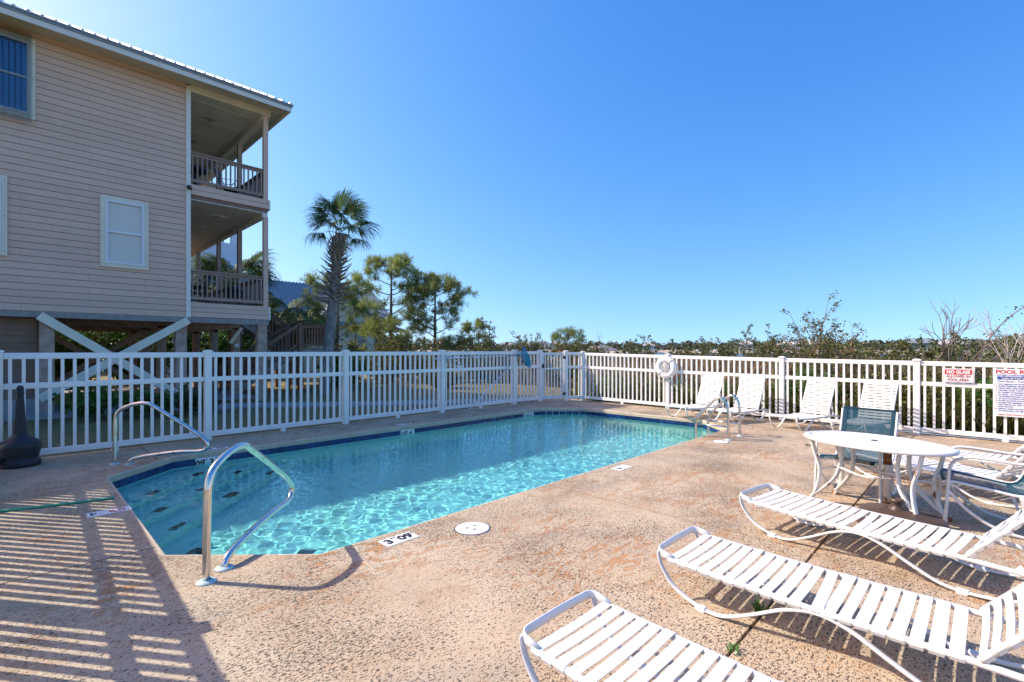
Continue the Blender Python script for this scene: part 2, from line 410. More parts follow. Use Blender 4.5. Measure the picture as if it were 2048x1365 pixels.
def lagoon_material():
    m, n, L, b = nodes_of("lagoon_water")
    b.inputs["Base Color"].default_value = (.035, .09, .14, 1); b.inputs["Roughness"].default_value = .12
    tc = n.new("ShaderNodeTexCoord"); bp = n.new("ShaderNodeBump"); bp.inputs["Strength"].default_value = .5; bp.inputs["Distance"].default_value = .3
    L.new(noise_node(n, L, tc.outputs["Object"], .8, 4), bp.inputs["Height"]); L.new(bp.outputs[0], b.inputs["Normal"]); return m
LAGOON = lagoon_material()
# ------------------------------------------------------------------ terrain, water, path
def clamp(x, a=0., b=1.): return max(a, min(b, x))
def deck_z(x, y): return -.085 * clamp((x - 10.6) / 1.4) * clamp((7 - y) / 5)
DX0, DX1, DY0, DY1 = -.35, 12.25, -3.2, 9.62
def ground_z(x, y):
    e = max(x - 26, 0) / 16; f = max(-y - 22, 0) / 20; g = max(y - 70, 0) / 30
    t = clamp(max(e, f, g)); t = t * t * (3 - 2 * t)
    s = clamp((x - 12.3) / 4)
    return -.07 - .12 * s - 1.75 * t + .03 * math.sin(x * .7) * math.cos(y * .6) * clamp((abs(x - 6) - 6.6) / 2 if abs(x - 6) > 6.6 else (y - 10) / 3)
xs = sorted(set([-1200, -400, -150, -80, -50, -30] + [x for x in range(-20, DX0.__int__(), 2)] + [-1.2, DX0, 1, 2.5, 4, 5.5, 7, 8.5, 10, 11.2, DX1, 13, 14, 15] + list(range(16, 60, 2)) + [70, 90, 120]))
ys = sorted(set([-400, -150, -80, -50, -30] + list(range(-24, -4, 2)) + [DY0, -1.5, 0, 2, 4, 6, 8, DY1, 10.3, 11, 12, 13, 14, 15, 16, 17, 18, 20] + list(range(22, 110, 3)) + [130, 180, 300]))
gm = MB(); idx = {}
for i, x in enumerate(xs):
    for j, y in enumerate(ys):
        idx[i, j] = len(gm.v); gm.v.append((x, y, ground_z(x, y)))
for i in range(len(xs) - 1):
    for j in range(len(ys) - 1):
        if xs[i] >= DX0 - 1e-6 and xs[i+1] <= DX1 + 1e-6 and ys[j] >= DY0 - 1e-6 and ys[j+1] <= DY1 + 1e-6: continue
        gm.f.append((idx[i, j], idx[i+1, j], idx[i+1, j+1], idx[i, j+1])); gm.fm.append(0)
tag(gm.build("lawn", GROUND, smooth=True), kind="structure")
lg = MB(); lg.add([(-3000, -3000, -1.25), (5000, -3000, -1.25), (5000, 5000, -1.25), (-3000, 5000, -1.25)], [(0, 1, 2, 3)])
# the lagoon only lies where the land has dropped: cut to a sheet beyond the shore
lg = MB(); lg.add([(33, -900, -1.25), (3000, -900, -1.25), (3000, 3000, -1.25), (33, 3000, -1.25)], [(0, 1, 2, 3)])
tag(lg.build("lagoon_water", LAGOON), kind="structure")
# concrete path: slabs along a curve
pc = smooth_path([(1.6, 16.6, 0), (3.0, 15.9, 0), (4.6, 14.9, 0), (6.6, 13.3, 0), (8.6, 11.95, 0), (10.6, 10.75, 0), (12.6, 9.9, 0)], 4)
path = thing("concrete_path", None, None, (4, 14, 0)); path["kind"] = "structure"
for i in range(len(pc) - 1):
    a, b = pc[i], pc[i+1]; t = (b - a).normalized(); nrm = Vector((-t.y, t.x, 0)) * .55
    q = [(a + t * .006 + nrm), (a + t * .006 - nrm), (b - t * .006 - nrm), (b - t * .006 + nrm)]
    mb = MB(); mb.prism([(p.x, p.y) for p in q][::-1], -.12, -.025); mb.build("path_slab", CONC, path)

# ------------------------------------------------------------------ pool deck
POOL = [(.80, 4.39), (1.61, 3.58), (9.62, 3.58), (10.45, 4.40), (10.45, 7.48), (9.60, 8.33), (1.60, 8.33), (.80, 7.55)]
def offset_poly(P, d):
    n = len(P); out = []
    for i in range(n):
        p0, p1, p2 = Vector(P[i-1]), Vector(P[i]), Vector(P[(i+1) % n])
        e1 = (p1 - p0).normalized(); e2 = (p2 - p1).normalized()
        n1 = Vector((e1.y, -e1.x)); n2 = Vector((e2.y, -e2.x))
        k = 1 + n1.dot(n2); out.append(tuple(p1 + (n1 + n2) * (d / k)))
    return out
def clip_half(poly, a, b, c):      # keep a*x+b*y<=c
    out = []
    for i in range(len(poly)):
        p, q = poly[i], poly[(i+1) % len(poly)]
        dp = a*p[0] + b*p[1] - c; dq = a*q[0] + b*q[1] - c
        if dp <= 1e-9: out.append(p)
        if (dp < -1e-9 and dq > 1e-9) or (dp > 1e-9 and dq < -1e-9):
            t = dp / (dp - dq); out.append((p[0] + (q[0]-p[0])*t, p[1] + (q[1]-p[1])*t))
    return out
def clip_rect(poly, x0, x1, y0, y1):
    for h in ((-1, 0, -x0), (1, 0, x1), (0, -1, -y0), (0, 1, y1)):
        if len(poly) < 3: return []
        poly = clip_half(poly, *h)
    return poly if len(poly) > 2 else []
Q = offset_poly(POOL, .03)           # slab edge behind the rounded coping
qx0, qx1, qy0, qy1 = Q[0][0], Q[3][0], Q[1][1], Q[5][1]
PIECES = [[(DX0, DY0), (qx0, DY0), (qx0, DY1), (DX0, DY1)], [(qx1, DY0), (DX1, DY0), (DX1, DY1), (qx1, DY1)],
          [(qx0, DY0), (qx1, DY0), (qx1, qy0), (qx0, qy0)], [(qx0, qy1), (qx1, qy1), (qx1, DY1), (qx0, DY1)],
          [(qx0, qy0), Q[1], Q[0]], [(qx1, qy0), Q[3], Q[2]], [(qx1, qy1), Q[5], Q[4]], [(qx0, qy1), Q[7], Q[6]]]
SLABS = [(DX0, 1.4, 7.4, DY1), (1.4, 4, 6, DY1), (4, 6.6, 6, DY1), (6.6, 9.2, 6, DY1), (9.2, DX1, 6, DY1), (DX0, 1.4, 4.6, 7.4),
         (DX0, 4.22, .92, 4.6), (4.22, 8.8, .92, 4.6), (8.8, DX1, .92, 6), (DX0, 4.22, DY0, .92), (4.22, 8.8, DY0, .92), (8.8, DX1, DY0, .92)]
deck = thing("pool_deck", None, None, (0, 0, 0)); deck["kind"] = "structure"
J = .009
def key(p): return (round(p[0], 4), round(p[1], 4))
for (x0, x1, y0, y1) in SLABS:
    bm = bmesh.new(); vm = {}
    a0, a1, b0, b1 = x0 + J, x1 - J, y0 + J, y1 - J
    gx = [a0] + [x for x in (10.6, 11.3) if a0 < x < a1] + [a1]; gy = [b0] + [y for y in (2., 4.5) if b0 < y < b1 and a1 > 10.6] + [b1]
    def vert(p):
        k = key(p)
        if k not in vm: vm[k] = bm.verts.new((p[0], p[1], deck_z(*p)))
        return vm[k]
    for pc_ in PIECES:
        for i in range(len(gx) - 1):
            for j in range(len(gy) - 1):
                # also cut along the neighbours' corner lines so that vertices coincide
                pl = clip_rect(pc_, gx[i], gx[i+1], gy[j], gy[j+1])
                if len(pl) < 3: continue
                ar = sum(pl[k][0]*pl[(k+1) % len(pl)][1] - pl[(k+1) % len(pl)][0]*pl[k][1] for k in range(len(pl))) / 2
                if abs(ar) < 1e-6: continue
                if ar < 0: pl = pl[::-1]
                vs = []
                for p in pl:
                    v = vert(p)
                    if v not in vs: vs.append(v)
                if len(vs) > 2:
                    try: bm.faces.new(vs)
                    except ValueError: pass
    if not bm.faces: bm.free(); continue
    # T-junctions: split long edges at vertices that lie on them
    for v in list(bm.verts):
        for e in list(bm.edges):
            if v in e.verts: continue
            p, q = e.verts[0].co, e.verts[1].co; d = q - p; t = (v.co - p).dot(d) / d.length_squared
            if 1e-4 < t < 1 - 1e-4 and (p + d * t - v.co).length < 1e-4:
                bmesh.utils.edge_split(e, e.verts[0], t)
    bmesh.ops.remove_doubles(bm, verts=bm.verts, dist=2e-4)
    be = [e for e in bm.edges if e.is_boundary]
    r = bmesh.ops.extrude_edge_only(bm, edges=be)
    for g in r["geom"]:
        if isinstance(g, bmesh.types.BMVert): g.co.z -= .08
    bmesh.ops.recalc_face_normals(bm, faces=bm.faces)
    me = bpy.data.meshes.new("slab"); bm.to_mesh(me); bm.free(); me.materials.append(DECK)
    inst("slab", me, deck)
jf = MB()
for pl in PIECES: jf.add([(x, y, deck_z(x, y) - .045) for x, y in pl], [tuple(range(len(pl)))])
jf.build("joint_filler", mat("dark_joint", (.06, .05, .04), .95), deck)
# coping: rounded nose pieces along the water's edge
prof = [(.03, 0), (.014, -.002), (.005, -.009), (0, -.021), (0, -.078), (.03, -.078)]
offs = [offset_poly(POOL, d) for d, z in prof]
for i in range(8):
    Lg = (Vector(POOL[(i+1) % 8]) - Vector(POOL[i])).length; k = max(1, round(Lg / 2.3))
    for s in range(k):
        t0, t1 = s / k, (s + 1) / k; g0 = .0018 / Lg
        mb = MB(); ring = []
        for t in (t0 + (g0 if s else 0), t1 - (g0 if s < k - 1 else 0)):
            ring.append([(*(Vector(o[i]).lerp(Vector(o[(i+1) % 8]), t)), z) for o, (d, z) in zip(offs, prof)])
        m_ = len(prof); mb.add(ring[0] + ring[1], [(a, a+1, m_+a+1, m_+a) for a in range(m_-1)] + [tuple(range(m_)), tuple(range(m_, 2*m_))[::-1]])
        mb.build("coping", COPING, deck)

# ------------------------------------------------------------------ pool shell, steps, waterline tiles, water
pool = thing("swimming_pool", None, None, (5.6, 6, -1.2)); pool["kind"] = "structure"
WALL = offset_poly(POOL, .012)
def floor_z(x): return -1.22 - .045 * (x - .8)
mb = MB(); n8 = 8
mb.add([(x, y, -.078) for x, y in WALL] + [(x, y, floor_z(x)) for x, y in WALL],
       [(i, n8+i, n8+(i+1) % 8, (i+1) % 8) for i in range(8)] + [tuple(range(8, 16))])
shell = mb.build("shell", PLASTER, pool)
RECV = [shell]
def corner_steps(cx_, cy_, nx, ny):
    """treads parallel to a chamfer; (nx,ny) points from the chamfer into the pool"""
    c0 = cx_ * nx + cy_ * ny
    for t, z in ((1.22, -1.0), (.86, -.72), (.50, -.44)):
        pl = clip_half([(x, y) for x, y in offset_poly(POOL, .010)], nx, ny, c0 + t)
        m_ = MB(); m_.prism(pl, -1.3, z); o = bevel(m_.build("step", PLASTER, pool), .012, 2); RECV.append(o)
        # dark marker tiles along the nosing
        tx, ty = -ny, nx; k = int(1 + t / .42)
        half = .57 + t - .22
        for q in range(k):
            s_ = (q + .5) / k * 2 * half - half
            px_, py_ = cx_ + nx * (t - .07) + tx * s_, cy_ + ny * (t - .07) + ty * s_
            mm = MB(); mm.box(-.09, .09, -.05, .05, 0, .004)
            o = mm.build("step_marker", BLACKP, pool, loc=(px_, py_, z), rot=(0, 0, math.atan2(ty, tx))); RECV.append(o)
r2 = math.sqrt(.5)
corner_steps(1.2, 7.94, r2, -r2)
corner_steps(1.205, 3.985, r2, r2)
tm = MB(); tm.box(-.0755, .0755, -.004, .004, -.0755, .0755); tile_me = tm.mesh("tile", NAVY)
GR = MB(); og = offset_poly(POOL, .009)
GR.add([(x, y, -.079) for x, y in og] + [(x, y, -.236) for x, y in og], [(i, 8+i, 8+(i+1) % 8, (i+1) % 8) for i in range(8)])
RECV.append(GR.build("grout_band", GROUT, pool))
PT = offset_poly(POOL, .005)
SKIP = {}
def edge_frame(i):
    a, b = Vector(PT[i]), Vector(PT[(i+1) % 8]); t = (b - a).normalized(); return a, b, t
# depth markers on the far long wall (edge 5: from (9.6,8.33) to (1.6,8.33)): x positions of two white tiles each
WALLMARKS = [(2.02, "09", "3FT"), (5.55, "10", "4FT"), (9.2, "10", "5FT")]
for i in range(8):
    a, b, t = edge_frame(i); Lg = (b - a).length; k = int(Lg / .1545); pitch = Lg / k
    for s in range(k):
        c = a + t * pitch * (s + .5)
        if i == 5 and any(abs(c.x - (mx - .16 + .155)) < .156 for mx, _, _ in WALLMARKS): continue
        o = inst("tile", tile_me, pool, (c.x, c.y, -.157), (0, 0, math.atan2(t.y, t.x))); RECV.append(o)
for mx, l1, l2 in WALLMARKS:
    for dx, tx in ((-.078, l1), (.078, l2)):
        m_ = MB(); m_.box(-.076, .076, -.004, .004, -.0755, .0755)
        o = m_.build("depth_marker", SIGNW, pool, loc=(mx + dx, 8.329, -.157)); RECV.append(o)
        main, sub = (tx[0], tx[1:]) if tx.endswith("FT") else (tx, "IN")
        inst("digits", text_mesh(main, .125, BLACKP, bold=.004), o, (-.02 if len(main) == 1 else -.015, -.0065, 0), (R_(90), 0, 0), world=False)
        inst("unit", text_mesh(sub, .035, BLACKP, bold=.001), o, (.052, -.0065, .045), (R_(90), 0, 0), world=False)
# water surface: real ripples
WZ = -.155
def make_water():
    dx = .019; X = np.arange(.74, 10.52, dx); Y = np.arange(3.52, 8.40, dx)
    gx, gy = np.meshgrid(X, Y, indexing='ij'); z = np.zeros_like(gx)
    g = np.random.default_rng(5)
    for k in range(90):
        lam = math.exp(g.uniform(math.log(.075), math.log(.26))); th = g.normal(0.35, .85); ph = g.uniform(0, 6.28)
        kk = 2 * math.pi / lam; slope = .0064 * (1.0 if lam < .35 else .7)
        mod = .65 + .35 * np.sin(gx * g.uniform(.5, 1.6) + gy * g.uniform(-1.5, 1.5) + ph)
        z += slope / kk * mod * np.sin(kk * (gx * math.cos(th) + gy * math.sin(th)) + ph)
    nx, ny = gx.shape
    v = np.stack([gx, gy, z + WZ], -1).reshape(-1, 3)
    ii, jj = np.meshgrid(np.arange(nx - 1), np.arange(ny - 1), indexing='ij')
    q = np.stack([ii*ny + jj, (ii+1)*ny + jj, (ii+1)*ny + jj + 1, ii*ny + jj + 1], -1).reshape(-1, 4)
    c = v[q].mean(1); keep = np.ones(len(c), bool); O = offset_poly(POOL, .05)
    for i in range(8):
        a, b = O[i], O[(i+1) % 8]; keep &= ((b[0]-a[0])*(c[:, 1]-a[1]) - (b[1]-a[1])*(c[:, 0]-a[0])) > 0
    q = q[keep]; me = bpy.data.meshes.new("pool_water"); np_mesh(me, v, q, WATER, True); return me
def np_mesh(me, v, f, m, smooth=False):
    k = f.shape[1]
    me.vertices.add(len(v)); me.vertices.foreach_set("co", np.ascontiguousarray(v, np.float32).ravel())
    me.loops.add(f.size); me.loops.foreach_set("vertex_index", np.ascontiguousarray(f, np.int32).ravel())
    me.polygons.add(len(f)); me.polygons.foreach_set("loop_start", np.arange(0, f.size, k, dtype=np.int32))
    me.polygons.foreach_set("loop_total", np.full(len(f), k, np.int32))
    if smooth: me.polygons.foreach_set("use_smooth", np.ones(len(f), bool))
    me.materials.append(m); me.update(calc_edges=True)
water_o = inst("pool_water", make_water()); tag(water_o, kind="structure")
water_o.cycles.is_caustics_caster = True
for o in RECV: o.cycles.is_caustics_receiver = True
sun.cycles.is_caustics_light = True

# ------------------------------------------------------------------ white vinyl fences and gate
pk = MB(); pk.box(-.019, .019, -.019, .019, .085, 1.0); PICK = pk.mesh("picket", VINYL)   # scaled in z per run
def post(parent, x, y, z0, z1, rz, mt=VINYL):
    m_ = MB(); m_.box(-.051, .051, -.051, .051, z0 - .12, z1 - .035)
    o = m_.build("post", mt, parent, loc=(x, y, 0), rot=(0, 0, rz)); bevel(o, .006, 2)
    c = MB(); c.box(-.064, .064, -.064, .064, z1 - .035, z1 - .016)
    c.add([(-.064,-.064,z1-.016),(.064,-.064,z1-.016),(.064,.064,z1-.016),(-.064,.064,z1-.016),(-.02,-.02,z1),(.02,-.02,z1),(.02,.02,z1),(-.02,.02,z1)],
          [(0,1,5,4),(1,2,6,5),(2,3,7,6),(3,0,4,7),(4,5,6,7)])
    link_c = c.build("post_cap", mt, o, world=False); return o
def panel(parent, A, B, gap=.05, n=None, supports=True):
    """A,B: (x,y,z0,z1) of the two posts"""
    a = Vector((A[0], A[1], 0)); b = Vector((B[0], B[1], 0)); t = (b - a).normalized(); L = (b - a).length; rz = math.atan2(t.y, t.x)
    P0 = a + t * gap; P1 = b - t * gap
    def at(p, k): s = (p - a).dot(t) / L; return A[k] + (B[k] - A[k]) * s
    for nm, f, h, w in (("top_rail", lambda z0, z1: z1 - .085, .085, .05), ("middle_rail", lambda z0, z1: z0 + .675 * (z1 - z0), .078, .05), ("bottom_rail", lambda z0, z1: z0 + .10, .085, .05)):
        m_ = MB(); m_.beam((P0.x, P0.y, f(at(P0, 2), at(P0, 3))), (P1.x, P1.y, f(at(P1, 2), at(P1, 3))), w, h)
        o = m_.build(nm, VINYL, parent); bevel(o, .006, 1)
    n = n or max(3, round((L - .1) / .132)); 
    for i in range(n):
        p = a + t * (.051 + (L - .102) * (i + .5) / n); z0, z1 = at(p, 2), at(p, 3)
        inst("picket", PICK, parent, (p.x, p.y, z0), (0, 0, rz), (1, 1, (z1 - z0) - .09))
    if supports and L > 1.5:
        p = a.lerp(b, .5); z0 = at(p, 2); m_ = MB(); m_.box(-.04, .04, -.03, .03, -.05, .058)
        m_.build("rail_foot", VINYL, parent, loc=(p.x, p.y, z0), rot=(0, 0, rz))
def fence(name, label, pts, group="white vinyl pool fence", first_post=True, last_post=True, skip=()):
    t = thing(name, label, "fence", (pts[0][0], pts[0][1], 0), group)
    for i, p in enumerate(pts):
        if (i == 0 and not first_post) or (i == len(pts) - 1 and not last_post): continue
        q = pts[min(i + 1, len(pts) - 1)]; r = pts[max(i - 1, 0)]
        post(t, *p, math.atan2(q[1] - r[1], q[0] - r[0]) if i not in skip else math.atan2(p[1] - r[1], p[0] - r[0]))
    for i in range(len(pts) - 1): panel(t, pts[i], pts[i + 1])
    return t
LEFT = [(-.15, 9.45, 0, 1.53), (2.30, 9.45, 0, 1.53), (4.78, 9.45, 0, 1.53), (7.27, 9.45, 0, 1.53), (9.79, 9.45, 0, 1.53), (10.87, 9.42, 0, 1.53)]
left_fence = fence("picket_fence", "white vinyl picket fence between the pool and the taupe stilt house", LEFT)
BACK = [(11.56, 8.99, 0, 1.51), (12.03, 8.71, 0, 1.485), (12.03, 5.97, deck_z(12.03, 5.97), 1.43), (12.03, 3.25, deck_z(12.03, 3.25), 1.385), (12.03, .92, deck_z(12.03, .92), 1.358), (12.03, -1.45, deck_z(12.03, -1.4), 1.33)]
back_fence = fence("picket_fence", "sunlit white picket fence behind the row of strap loungers, bushes beyond it", BACK, skip=(1,))
NEAR = [(-.15, 9.45, 0, 1.53), (-.19, 7.0, 0, 1.53), (-.27, 4.46, 0, 1.53), (-.36, 1.95, 0, 1.53)]
near_fence = fence("picket_fence", "picket fence at the pool's near end whose striped shadow falls on the deck", NEAR, first_post=False)
ga, gb = Vector((10.87, 9.42, 0)), Vector((11.56, 8.99, 0)); gt = (gb - ga).normalized(); gz = math.atan2(gt.y, gt.x)
gate = thing("fence_gate", "white picket gate standing between two fence posts at the pool's far corner", "gate", (10.9, 9.4, 0))
g0, g1 = ga + gt * .065, gb - gt * .075
for p in (g0 + gt * .025, g1 - gt * .025):
    m_ = MB(); m_.box(-.025, .025, -.025, .025, .07, 1.46); bevel(m_.build("stile", VINYL_OLD, gate, loc=(p.x, p.y, 0), rot=(0, 0, gz)), .005, 1)
for z, h in ((1.41, .075), (.97, .05), (.12, .085)):
    m_ = MB(); m_.beam((*(g0 + gt * .05).xy, z), (*(g1 - gt * .05).xy, z), .04, h); m_.build("gate_rail", VINYL_OLD, gate)
for i in range(6):
    p = g0.lerp(g1, (i + 1) / 7); inst("picket", PICK, gate, (p.x, p.y, .04), (0, 0, gz), (.85, .85, 1.36))
for z in (.22, 1.3):
    m_ = MB(); m_.box(-.05, .035, -.012, .012, -.04, .04); q = gb - gt * .06
    m_.build("hinge", DARK, gate, loc=(q.x - .02, q.y - .035, z), rot=(0, 0, gz))
m_ = MB(); m_.box(-.03, .03, -.02, .02, -.06, .06); m_.build("latch", DARK, gate, loc=(10.93, 9.34, 1.05), rot=(0, 0, gz))
# ------------------------------------------------------------------ taupe stilt house
HY = 16.0
house = thing("stilt_house", "taupe lap-sided house raised on brown pilings with two stacked corner porches", "house", (1, 20, 0))
m_ = MB(); m_.box(-6, 3.4, HY + .025, 26, 2.46, 9.0); wall = m_.build("wall", DARKSIDE, house)  # dark backing colour stands in for the shadow lines under the laps
def lap_board(x0, x1, z, h=.1475, y=HY, mt=SIDING, parent=None, nm="siding_board"):
    b = MB(); d = .004
    b.add([(x0,y-.022+.03,z),(x1,y-.022+.03,z),(x1,y+.012,z+h),(x0,y+.012,z+h),(x0,y+.03,z),(x1,y+.03,z),(x1,y+.03,z+h),(x0,y+.03,z+h)],
          [(0,1,2,3),(4,7,6,5),(0,4,5,1),(3,2,6,7),(0,3,7,4),(1,5,6,2)])
    return b.build(nm, mt, parent)
PITCH = .1605; JX = (.12, 1.32, 2.44)
k = 0; z = 2.45
while z < 9.0:
    cuts = [-6]
    if k % 2 == 0: cuts += [JX[0], JX[2]] if k % 4 == 0 else [JX[0]]
    else: cuts += [JX[1]]
    if k % 3 == 2: cuts = [-6, JX[1], JX[2]] if k % 2 else [-6, JX[0], 2.44]
    cuts += [3.36]
    for a, b in zip(cuts, cuts[1:]):
        lap_board(a + .0015, b - .0015, z, parent=wall)
    z += PITCH; k += 1
m_ = MB(); m_.box(3.36, 3.47, HY - .035, HY + .10, 2.44, 8.93); m_.build("corner_board", CREAM_PALE, house)
# windows
def window(x0, x1, z0, z1, storm=False, bl=1.0, lower_dark=.35):
    w = MB(); t = .10; y0, y1 = HY - .045, HY + .02
    w.box(x0, x0+t, y0, y1, z0, z1); w.box(x1-t, x1, y0, y1, z0, z1); w.box(x0+t, x1-t, y0, y1, z1-t, z1); w.box(x0+t, x1-t, y0, y1, z0, z0+t)
    win = w.build("window", CREAM, house); bevel(win, .004, 1)
    f = MB(); a0, a1, c0, c1 = x0+t, x1-t, z0+t, z1-t; s = .052; zm = (c0 + c1) / 2
    yf0, yf1 = HY - .06, HY + .01
    f.box(a0, a0+s, yf0, yf1, c0, c1); f.box(a1-s, a1, yf0, yf1, c0, c1); f.box(a0+s, a1-s, yf0, yf1, c1-s, c1); f.box(a0+s, a1-s, yf0, yf1, c0, c0+s*.9)
    f.box(a0+s, a1-s, yf0+.004, yf1, zm-.02, zm+.025); f.build("frame", WHITEP, win)
    for (p0, p1, yy) in ((zm+.025, c1-s, HY-.03), (c0+s*.9, zm-.02, HY-.02)):
        g = MB(); g.box(a0+s, a1-s, yy, yy+.004, p0, p1); g.build("pane", PANEB if storm else PANE, win)
    bd = MB(); zz = c0 + s
    while zz < c1 - s:
        bd.add([(a0+s, HY+.004, zz), (a1-s, HY+.004, zz), (a1-s, HY-.006, zz+.028), (a0+s, HY-.006, zz+.028)], [(0, 1, 2, 3)]); zz += .03
    o = bd.build("blind", BLIND, win); o["kind"] = "stuff"
    bk = MB(); bk.box(a0+s, a1-s, HY+.008, HY+.012, c0, c1); bk.build("room_shade", MATS.get("blind_backing") or mat("blind_backing", (.6, .6, .58), .9), win)
    for q in range(3):
        for xx in (x0 + .04, x1 - .04):
            sc = MB(); sc.lathe([(.009, 0), (.007, .006)], seg=8); sc.build("screw", DARK, win, loc=(xx, y0, z0 + .1 + q * (z1 - z0 - .2) / 2), rot=(R_(90), 0, 0))
    if storm:
        c = MB(); n = 46; xa, xb = x0 - .1, x1 - .06
        row = [(xa + (xb-xa)*i/n, HY - .085 + .012*((i//1) % 2 if (i % 4 in (1, 2)) else 0) - (.02 if i % 4 in (1, 2) else 0)) for i in range(n+1)]
        vs = [(x, y, z0 - .11) for x, y in row] + [(x, y, z1 + .10) for x, y in row]
        c.add(vs, [(i, i+1, n+2+i, n+1+i) for i in range(n)]); c.build("storm_panel", POLYC, win)
window(1.52, 2.51, 3.64, 5.45)
window(-.72, .36, 6.92, 8.80, storm=True)
window(-1.12, -.10, 3.67, 5.49)
# eaves and roof
EY, EX, EZ = 15.36, 5.95, 9.0
m_ = MB(); m_.box(-7, EX, EY, HY + .02, EZ - .02, EZ + .02); m_.box(5.56, EX, HY + .02, 26.6, EZ - .02, EZ + .02); m_.build("soffit", SOFFIT, house)
m_ = MB(); m_.box(-7, EX + .03, EY - .03, EY, EZ - .13, EZ + .02); m_.box(EX, EX + .03, EY, 26.6, EZ - .13, EZ + .02); m_.build("fascia", CREAM_PALE, house)
m_ = MB(); m_.box(-7, EX + .06, EY - .055, EY - .03, EZ + .0, EZ + .075); m_.box(EX + .03, EX + .06, EY - .03, 26.6, EZ, EZ + .075); m_.build("drip_edge", ROOFB, house)
pt = math.tan(R_(26.5)); zr = EZ + .085; hy = 21.0; run = hy - (EY - .09); zt = zr + run * pt; rx = EX + .09 - run
m_ = MB(); m_.add([(-9, EY-.09, zr), (EX+.09, EY-.09, zr), (rx, hy, zt), (-9, hy, zt), (EX+.09, 26.64, zr), (-9, 26.64, zr)],
                  [(0, 1, 2, 3), (1, 4, 2), (4, 5, 3, 2)])
m_.add([(-9, EY-.09, zr-.02), (EX+.09, EY-.09, zr-.02), (EX+.09, 26.64, zr-.02), (-9, 26.64, zr-.02)], [(0, 3, 2, 1)])
m_.add([(-9, EY-.09, zr-.02), (EX+.09, EY-.09, zr-.02), (EX+.09, EY-.09, zr), (-9, EY-.09, zr)], [(0, 1, 2, 3)])
m_.add([(EX+.09, EY-.09, zr-.02), (EX+.09, 26.64, zr-.02), (EX+.09, 26.64, zr), (EX+.09, EY-.09, zr)], [(0, 1, 2, 3)])
roof = m_.build("roof", ROOFW, house)
x = -1.6
while x < EX:
    L = min(run, EX + .09 - x) - .02
    r = MB(); r.add([(x-.035, EY-.10, zr), (x+.035, EY-.10, zr), (x+.018, EY-.10, zr+.035), (x-.018, EY-.10, zr+.035),
                     (x-.035, EY-.09+L, zr+L*pt), (x+.035, EY-.09+L, zr+L*pt), (x+.018, EY-.09+L, zr+L*pt+.035), (x-.018, EY-.09+L, zr+L*pt+.035)],
                    [(0,1,2,3),(4,7,6,5),(0,4,5,1),(1,5,6,2),(2,6,7,3),(3,7,4,0)])
    r.build("roof_rib", ROOFW, roof); x += .2285
# porches
def rim(z0, rows, h, y=HY, nm="rim_board"):
    for i in range(rows): lap_board(3.475, 5.555, z0 + i * h, h - .013, y, SIDING, house, nm)
rim(2.465, 3, .14); rim(5.92, 2, .15)
for z0, z1 in ((2.46, 2.89), (5.90, 6.215)):
    m_ = MB(); m_.box(3.47, 5.54, HY + .03, 26, z0 + .02, z1 - .03); m_.build("porch_floor", PILING, house)
    m_ = MB(); m_.box(5.555, 5.60, HY - .01, 26, z0 - .01, z1 - .02); m_.build("rim_trim", CREAM_PALE, house)
m_ = MB(); m_.box(3.47, 5.54, HY + .05, 26, 5.80, 5.915); m_.build("ceiling_joists", DARKSIDE, house)
x = 3.49
while x < 5.44:                                   # lower porch ceiling: planks run away from the pool
    m_ = MB(); m_.box(x, x + .125, HY + .05, 25.9, 5.775, 5.795); m_.build("ceiling_plank", CEILING, house); x += .134
m_ = MB(); m_.box(5.40, 5.54, HY + .05, 26, 5.66, 5.775); m_.build("porch_beam", CEILING, house)
m_ = MB(); m_.box(3.47, 5.56, HY + .02, 26, 8.86, 8.88); m_.build("upper_ceiling", CEILING, house)
for y in np.arange(16.6, 25, 1.22):
    m_ = MB(); m_.box(3.47, 5.36, y, y + .04, 8.85, 8.862); m_.build("ceiling_batten", CREAM_PALE, house)
m_ = MB(); m_.box(3.47, 5.60, HY - .03, HY + .08, 8.80, 8.985); m_.build("porch_beam", CREAM, house)
m_ = MB(); m_.box(5.38, 5.56, HY + .08, 26, 8.68, 8.86); m_.build("porch_beam", CREAM_PALE, house)
PY = (16.08, 18.55, 21.0, 23.9)
for z0, z1 in ((2.86, 5.66), (6.19, 8.70)):
    for i, y in enumerate(PY):
        m_ = MB(); m_.box(5.41, 5.545, y - .067, y + .067, z0, z1 + (.11 if i == 0 and z0 > 5 else 0)); bevel(m_.build("porch_post", PILING if i else SIDING, house), .006, 1)
bal = MB(); bal.box(-.019, .019, -.019, .019, 0, .74); BAL = bal.mesh("baluster", RAILWOOD)
def porch_rail(z, p, q, n):
    p = Vector(p); q = Vector(q); t = (q - p).normalized()
    for zz, w, h, nm in ((z + .91, .13, .035, "rail_cap"), (z + .855, .04, .085, "upper_rail"), (z + .13, .04, .085, "lower_rail")):
        m_ = MB(); m_.beam((p.x, p.y, zz), (q.x, q.y, zz), w, h); m_.build(nm, RAILWOOD, house)
    for i in range(n):
        c = p.lerp(q, (i + .5) / n); inst("baluster", BAL, house, (c.x, c.y, z + .13), (0, 0, math.atan2(t.y, t.x)))
for z in (2.87, 6.20):
    porch_rail(z, (3.47, HY + .06, 0), (5.41, HY + .06, 0), 16)
    for a, b in zip(PY, PY[1:]): porch_rail(z, (5.47, a + .067, 0), (5.47, b - .067, 0), 17)
